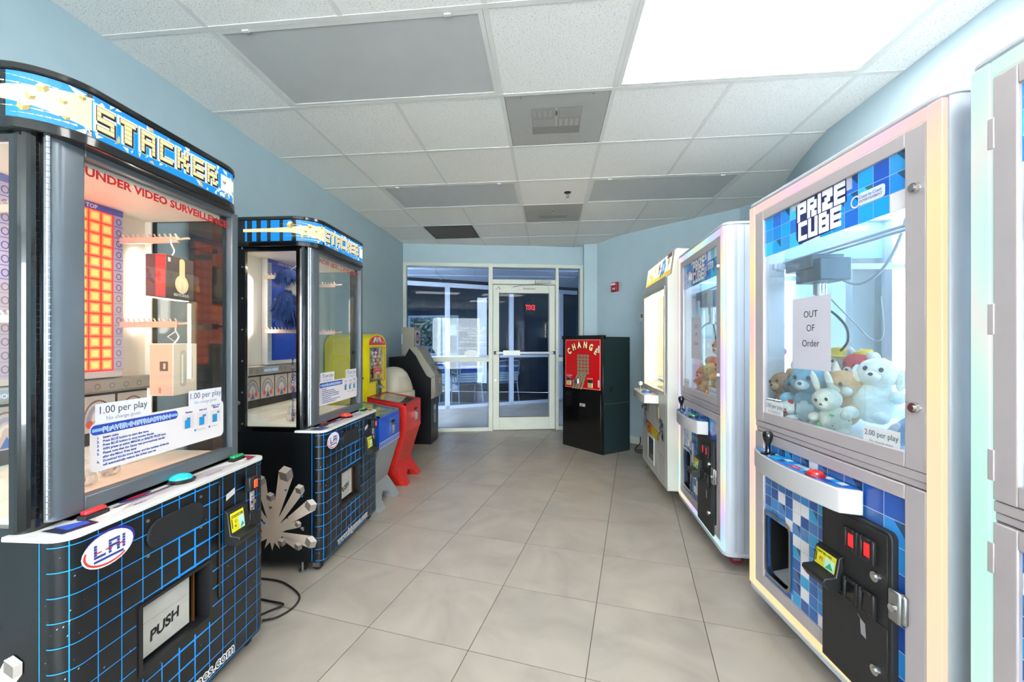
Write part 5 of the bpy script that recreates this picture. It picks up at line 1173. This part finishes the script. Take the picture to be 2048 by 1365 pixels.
def table_game(y0, wdt, zt, label, topc, facec, pedc, blue):
    t = thing('tabletop_capsule_game', label, 'arcade machine', (-1.215, y0, 0), PI/2); W = wdt
    zf, zb, dp = zt-.045, zt+.012, .345
    g = G(); g.prism([(0, .455), (0, zf), (dp, zb), (dp, .50)], 0, W, 'x'); bx = g.build('cabinet', topc, t, bevel=.002)
    ped = [(.004, .455), (.10, .15), (-.005, .0), (.20, .0), (.30, .17), (.30, .50)]
    pd = G().prism(ped, .004, W-.004, 'x').build('pedestal', pedc, t)
    g = G(); g.prism([(.09, -.02), (W-.09, -.02), (W-.12, .055), (W/2, .085), (.12, .055)], -.1, .4, 'y'); cut(pd, g); pd.data.materials.clear(); pd.data.materials.append(pedc)
    sl = (zb-zf)/dp
    fn = lambda u, v, l: (u, v, zf+sl*v+l)
    d = D(fn, .0008); d.rect(.02, .02, W-.02, dp-.015, '6E7466', 1)
    if blue: d.rect(.03, .03, W-.03, .20, '8E9A8C', 2); d.poly([(.05, .05), (.10, .04), (.30, .28), (.25, .30)], 'C8CE2A', 3); d.poly([(.16, .04), (.22, .04), (.12, .18), (.06, .18)], 'B4BE2E', 3); d.ell(.30, .12, .04, .04, 'D8D4C0', 3)
    else: d.poly([(.22, .02), (.38, .02), (.38, .16), (.30, .18)], '0E6A38', 3); d.poly([(.04, .20), (.10, .14), (.30, .30), (.06, .31)], '9A9A84', 3); d.rect(.05, .05, .20, .13, '7E7E74', 2)
    d.build('playfield', bx)
    def lift(x, v): return (x, v, zf+sl*v+.008)
    g = G()
    for (a, b, c, e) in ((0, W, 0, .018), (0, W, dp-.012, dp), (0, .016, 0, dp), (W-.016, W, 0, dp)):
        v = [(x, y, zf+sl*y+h_) for x in (a, b) for y in (c, e) for h_ in (0, .014)]; g.add(v, [(0, 1, 3, 2), (4, 6, 7, 5), (0, 4, 5, 1), (2, 3, 7, 6), (0, 2, 6, 4), (1, 5, 7, 3)])
    g.build('top_frame', facec if not blue else mat('blue_rim', '5C6E8A', .4), bx)
    v = [(x, y, zf+sl*y+h_) for x in (.016, W-.016) for y in (.018, dp-.012) for h_ in (.008, .011)]
    G().add(v, [(0, 1, 3, 2), (4, 6, 7, 5), (0, 4, 5, 1), (2, 3, 7, 6), (0, 2, 6, 4), (1, 5, 7, 3)]).build('top_pane', GLASS, bx)
    zz = zf-.085
    g = G(); g.box(W*.62-.028, W*.62+.028, -.012, 0, zf-.07, zf-.052); g.build('coin_slot', BLACKP, bx, bevel=.003)
    g = G(); g.prism([(0, zz), (-.022, zz-.01), (-.018, zz-.07), (0, zz-.085)], W*.60, W*.60+.035, 'x'); g.build('coin_return', CHROME if 0 else STEEL, bx, bevel=.003)
    d = D(front(-.0006), .0004)
    if blue:
        d.rect(0, .457, W, .500, 'D8DEEC', 1)
        for k in range(13): d.rect(.004+k*W/13, .461, (k+1)*W/13-.004, .496, '2A5CC8', 2)
        d.ell(W*.55, zf-.06, .035, .03, '5A6A8C', 2)
    else:
        d.rect(0, .556, W, .558, '8A1414', 1)
        for k in range(150): a_, b_ = R.uniform(.005, W-.01), R.uniform(.46, zf-.005); s = R.uniform(.0006, .0022); d.rect(a_, b_, a_+s, b_+s, 'D8A8A0', 2)
    d.build('front_wear', bx)
    return t
REDF = mat('red_laminate', 'C9261E', .35, noise=.12, scale=30, bump=.1); REDD = mat('red_laminate', 'C9261E')
table_game(3.445, .415, .735, 'red angular table-top coin game beside the yellow cabinet', REDF, mat('dark_red_rim', 'A01A18', .35), REDF, False)
table_game(2.885, .405, .725, 'blue table-top coin game on a grey pedestal next to the second prize game', mat('blue_laminate', '1450C0', .35, noise=.05), None, mat('grey_pedestal', '8F9395', .6, noise=.06, scale=4), True)

# ------------------------------------------------------------------ bin, cash machine, change machine
CRM = mat('cream_plastic', 'C4BEAE', .35, noise=.03)
t = thing('trash_can', 'cream plastic trash can with domed swing lid', 'trash can', (-1.665, 4.33, 0))
G().lathe([(.165, 0), (.170, .01), (.205, .62), (.205, .64)], n=40).build('bin_body', mat('white_bin', 'D8D6CE', .4), t, smooth=True)
lid = G().lathe([(.222, .63), (.228, .64), (.228, .70), (.222, .715), (.195, .72), (.190, .76), (.175, .84), (.145, .905), (.10, .950), (.05, .970), (.005, .975)], n=40).build('dome_lid', CRM, t, smooth=True)
g = G()
for k in range(9):
    a0, a1 = -.55+1.1*k/9, -.55+1.1*(k+1)/9
    for q in range(4):
        z0, z1 = .735+q*.045, .735+(q+1)*.045; r0, r1 = [.197, .186, .172, .150, .118][q:q+2] if q < 4 else (0, 0)
        P = [(r0+.012, a0-.35, z0), (r0+.012, a1-.35, z0), (r1+.012, a1-.35, z1), (r1+.012, a0-.35, z1)]
        g.add([(r_*math.cos(a), r_*math.sin(a), z) for r_, a, z in P], [(0, 1, 2, 3)])
g.build('swing_flap', mat('flap_cream', 'B4AC9A', .4), lid, smooth=True)
BK = mat('black_steel', '0A0D14', .35, noise=.1); BG = mat('beige_fascia', '9A958A', .4, noise=.04)
t = thing('cash_machine', 'black cash machine with curved beige fascia and logo topper', 'cash machine', (0, 4.90, 0))
A = [(-1.94, 0), (-1.414, 0), (-1.414, .80), (-1.469, .834), (-1.544, .961), (-1.60, 1.07), (-1.684, 1.167), (-1.739, 1.07), (-1.94, 1.057)]
bpy_m = lambda P: [(p[0], p[1]) for p in P]
G().prism(A, 0, .335, 'y').build('cabinet', BK, t, bevel=.004)
F = [(-1.684, 1.167), (-1.66, 1.185), (-1.60, 1.19), (-1.54, 1.12), (-1.475, 1.01), (-1.40, .90), (-1.362, .84), (-1.414, .802), (-1.469, .834), (-1.544, .961), (-1.60, 1.07)]
fa = G().prism(F, -.004, .339, 'y').build('upper_fascia', BG, t, bevel=.006)
lf = G().prism([(-1.414, .798), (-1.364, .835), (-1.360, .62), (-1.375, .57), (-1.414, .545)], -.004, .339, 'y').build('lower_fascia', BG, t, bevel=.006)
def onf(P0, P1):
    P0, P1 = Vector(P0), Vector(P1); dd = P1-P0; l_ = dd.length; nn = Vector((dd.y, -dd.x))/l_*(1 if dd.y < 0 else 1)
    return lambda u, v, l: (P0.x+dd.x*v/l_+abs(nn.x)*l, u, P0.y+dd.y*v/l_+abs(nn.y)*l)
d = D(onf((-1.60, 1.19), (-1.475, 1.01)), .001); d.rect(.06, .05, .28, .19, '2A3440', 1); d.rect(.075, .06, .265, .18, '5C7890', 2); d.build('screen', fa, GLOSSP)
d = D(onf((-1.475, 1.01), (-1.362, .84)), .001); d.rect(.05, .03, .20, .15, 'B4B0A6', 1)
for i in range(4):
    for j in range(4): d.rect(.06+i*.033, .04+j*.026, .086+i*.033, .060+j*.026, '4A4A4A', 2)
d.rect(.23, .05, .31, .08, '1E2228', 2); d.build('keypad', fa)
g = G(); g.prism([(-1.44, .945), (-1.40, .90), (-1.36, .87), (-1.35, .845), (-1.375, .845)], .21, .32, 'y'); g.build('card_slot', BLACKP, fa, bevel=.003)
d = D(lambda u, v, l: (-1.3605+l, u, v)); d.rect(.16, .73, .26, .79, 'D8D4CA', 1); d.text('ATM', .17, .745, .035, '2A4A8A', 2, bold=.03); d.ell(.20, .64, .008, .014, '1A1A1A', 1); d.build('fascia_label', lf)
d = D(lambda u, v, l: (-1.4135+l, u, v)); d.rect(.12, .33, .22, .46, 'C8C8C4', 1); d.rect(.13, .345, .21, .40, '6A6E74', 2); d.rect(.13, .24, .22, .32, 'BDBDB8', 1)
for k in range(4): d.rect(.135, .255+k*.015, .21, .262+k*.015, '55585E', 2)
d.build('safety_labels', t)
G().box(-1.800, -1.640, .05, .30, 1.08, 1.425).build('topper_box', BG, t, bevel=.006)
d = D(lambda u, v, l: (-1.6395+l, u, v)); d.rect(.09, 1.20, .26, 1.39, 'D9C9D4', 1); d.ell(.175, 1.295, .075, .075, '38245A', 2)
d.rect(.09, 1.262, .26, 1.328, 'E4D4DC', 3); d.text('ATM', .175, 1.268, .075, '8A3A6A', 4, al='c', bold=.05); d.build('topper_logo', t)
d = D(lambda u, v, l: (u, .0495-l, v)); d.rect(-1.80, 1.22, -1.79, 1.34, 'E8E8E8', 1); d.build('topper_edge', t)

t = thing('change_machine', 'black change machine with red CHANGE panel and coin print', 'change machine', (.189, 5.075, 0), math.atan2(-.456, .415))
W = .617; TL_ = mat('dark_green_steel', '1E2E30', .4, noise=.08, scale=3)
sd = [(0, 0), (W, 0), (W+.035, .415), (.03, .43)]
G().prism(sd, .0, 1.30).build('cabinet', TL_, t, bevel=.002)
g = G(); g.box(-.004, W+.004, -.012, .004, 0, 1.30); g.build('front_plate', BLACKG, t, bevel=.003)
G().box(-.012, W+.008, -.02, .03, 1.275, 1.318).build('top_lip', BLACKG, t, bevel=.003)
ud = G().box(.050, .592, -.022, -.012, .705, 1.272).build('upper_door', mat('red_panel_edge', 'B0101A', .3), t, bevel=.003)
d = D(front(-.0223)); d.rect(.053, .708, .589, 1.269, 'E88A84', 1); d.rect(.059, .714, .583, 1.263, 'C00C14', 2)
for k, ch in enumerate('CHANGE'):
    a = (k-2.5)*.33; cu, cz = .325+.255*math.sin(a), .985+.225*math.cos(a)
    for L, bo, c in ((3, .11, '3A2A10'), (4, .05, 'F0E2A8')): d.text(ch, cu, cz-.03, .098, c, L, al='c', bold=bo, rot=-a*.75, sx=.72)
for q in range(4):
    u0 = .245+q*.047
    for r_ in range(6):
        z0 = 1.10-r_*.038; d.poly(rrect(u0-.001, u0+.042, z0-.034, z0, .010, n=2), '54503E', 3); d.poly(rrect(u0+.003, u0+.038, z0-.031, z0-.003, .009, n=2), '9A9478', 4); d.ell(u0+.02, z0-.017, .008, .008, '3E3A2C', 5, 8)
rr = random.Random(2)
for r_ in range(9):
    for q in range(4):
        zc = .865-r_*.0195; u0 = .255+q*.040-r_*.009+rr.uniform(-.004, .004)+ (0.01 if q > 2 and r_ > 4 else 0)
        d.ell(u0, zc, .021, .014, '3E3A2C', 6+r_*.1, 12, .4); d.ell(u0, zc+.001, .018, .011, '9A9478', 6.05+r_*.1, 12, .4); d.ell(u0, zc, .009, .005, '6A6650', 6.08+r_*.1, 8, .4)
for a, b in ((.12, .82), (.44, .80)):
    d.text('ACCEPTS', a, b+.02, .022, 'F0A8A0', 3, al='c', bold=.03); d.text('COIN', a, b-.005, .022, 'F0A8A0', 3, al='c', bold=.03)
d.text('..', .10, 1.19, .03, 'F0B0A8', 3); d.build('panel_print', ud, GLOSSP)
for x, z in ((.115, .735), (.450, .725)):
    G().box(x-.034, x+.034, -.034, -.022, z, z+.055).build('coin_plate', mat('brass_pale', 'C8BC84', .35, metal=.4), ud, bevel=.003)
    G().box(x-.034, x+.034, -.036, -.022, z+.056, z+.088).build('bill_mouth', BLACKP, ud, bevel=.004)
g = G(); g.prism([(.19+.055*math.cos(PI*k/8)+.055, -.022-.045*math.sin(PI*k/8)) for k in range(9)], .765, .815); g.build('coin_cup', CHROME, ud, smooth=True)
for z in (.78, 1.16): G().box(.562, .580, -.034, -.022, z-.04, z+.04).build('hinge_lock', ALU, ud, bevel=.003)
ldr = G().box(.050, .592, -.018, -.012, .05, .665).build('lower_door', BLACKG, t, bevel=.002)
G().box(.28, .365, -.021, -.017, .50, .535).build('door_lock_plate', ALU, ldr, bevel=.002); G().cyl((.32, -.026, .517), (.32, -.018, .517), .009).build('door_lock', STEEL, ldr)
g = G(); g.box(-.05, 0, .03, .05, .69, .72); g.build('side_bracket', BLACKG, t, bevel=.002)
g = G(); sx_ = W+.012; g.cyl((sx_, .10, .745), (sx_+.022, .10, .745), .012); g.cyl((sx_, .10, .70), (sx_+.018, .10, .70), .014); g.tube([(sx_+.01, .10, .72), (sx_+.02, .16, .722)], .005); g.build('side_handle', BLACKP, t)
d = D(lambda u, v, l: (W+.035*u/.415+.0008+l, u, v)); d.rect(.01, .555, .405, .559, '6A7C7E', 1); d.rect(.01, 1.245, .40, 1.248, '3A4C4E', 1); d.build('side_seam', t)
g = G(); g.tube([(1.05, 5.0, .02), (.99, 4.86, .006), (1.0, 4.76, .006), (1.10, 4.72, .006), (1.2, 4.7, .006)], .006); g.tube([(1.10, 5.1, .10), (1.07, 4.98, .05), (1.0, 4.9, .006), (1.05, 4.85, .006), (1.2, 4.83, .006)], .006)
tag(g.build('floor_cable', mat('dark_green_cord', '1A2620', .6), smooth=True), 'black cord lying on the floor between the change machine and the candy machine', 'cable')
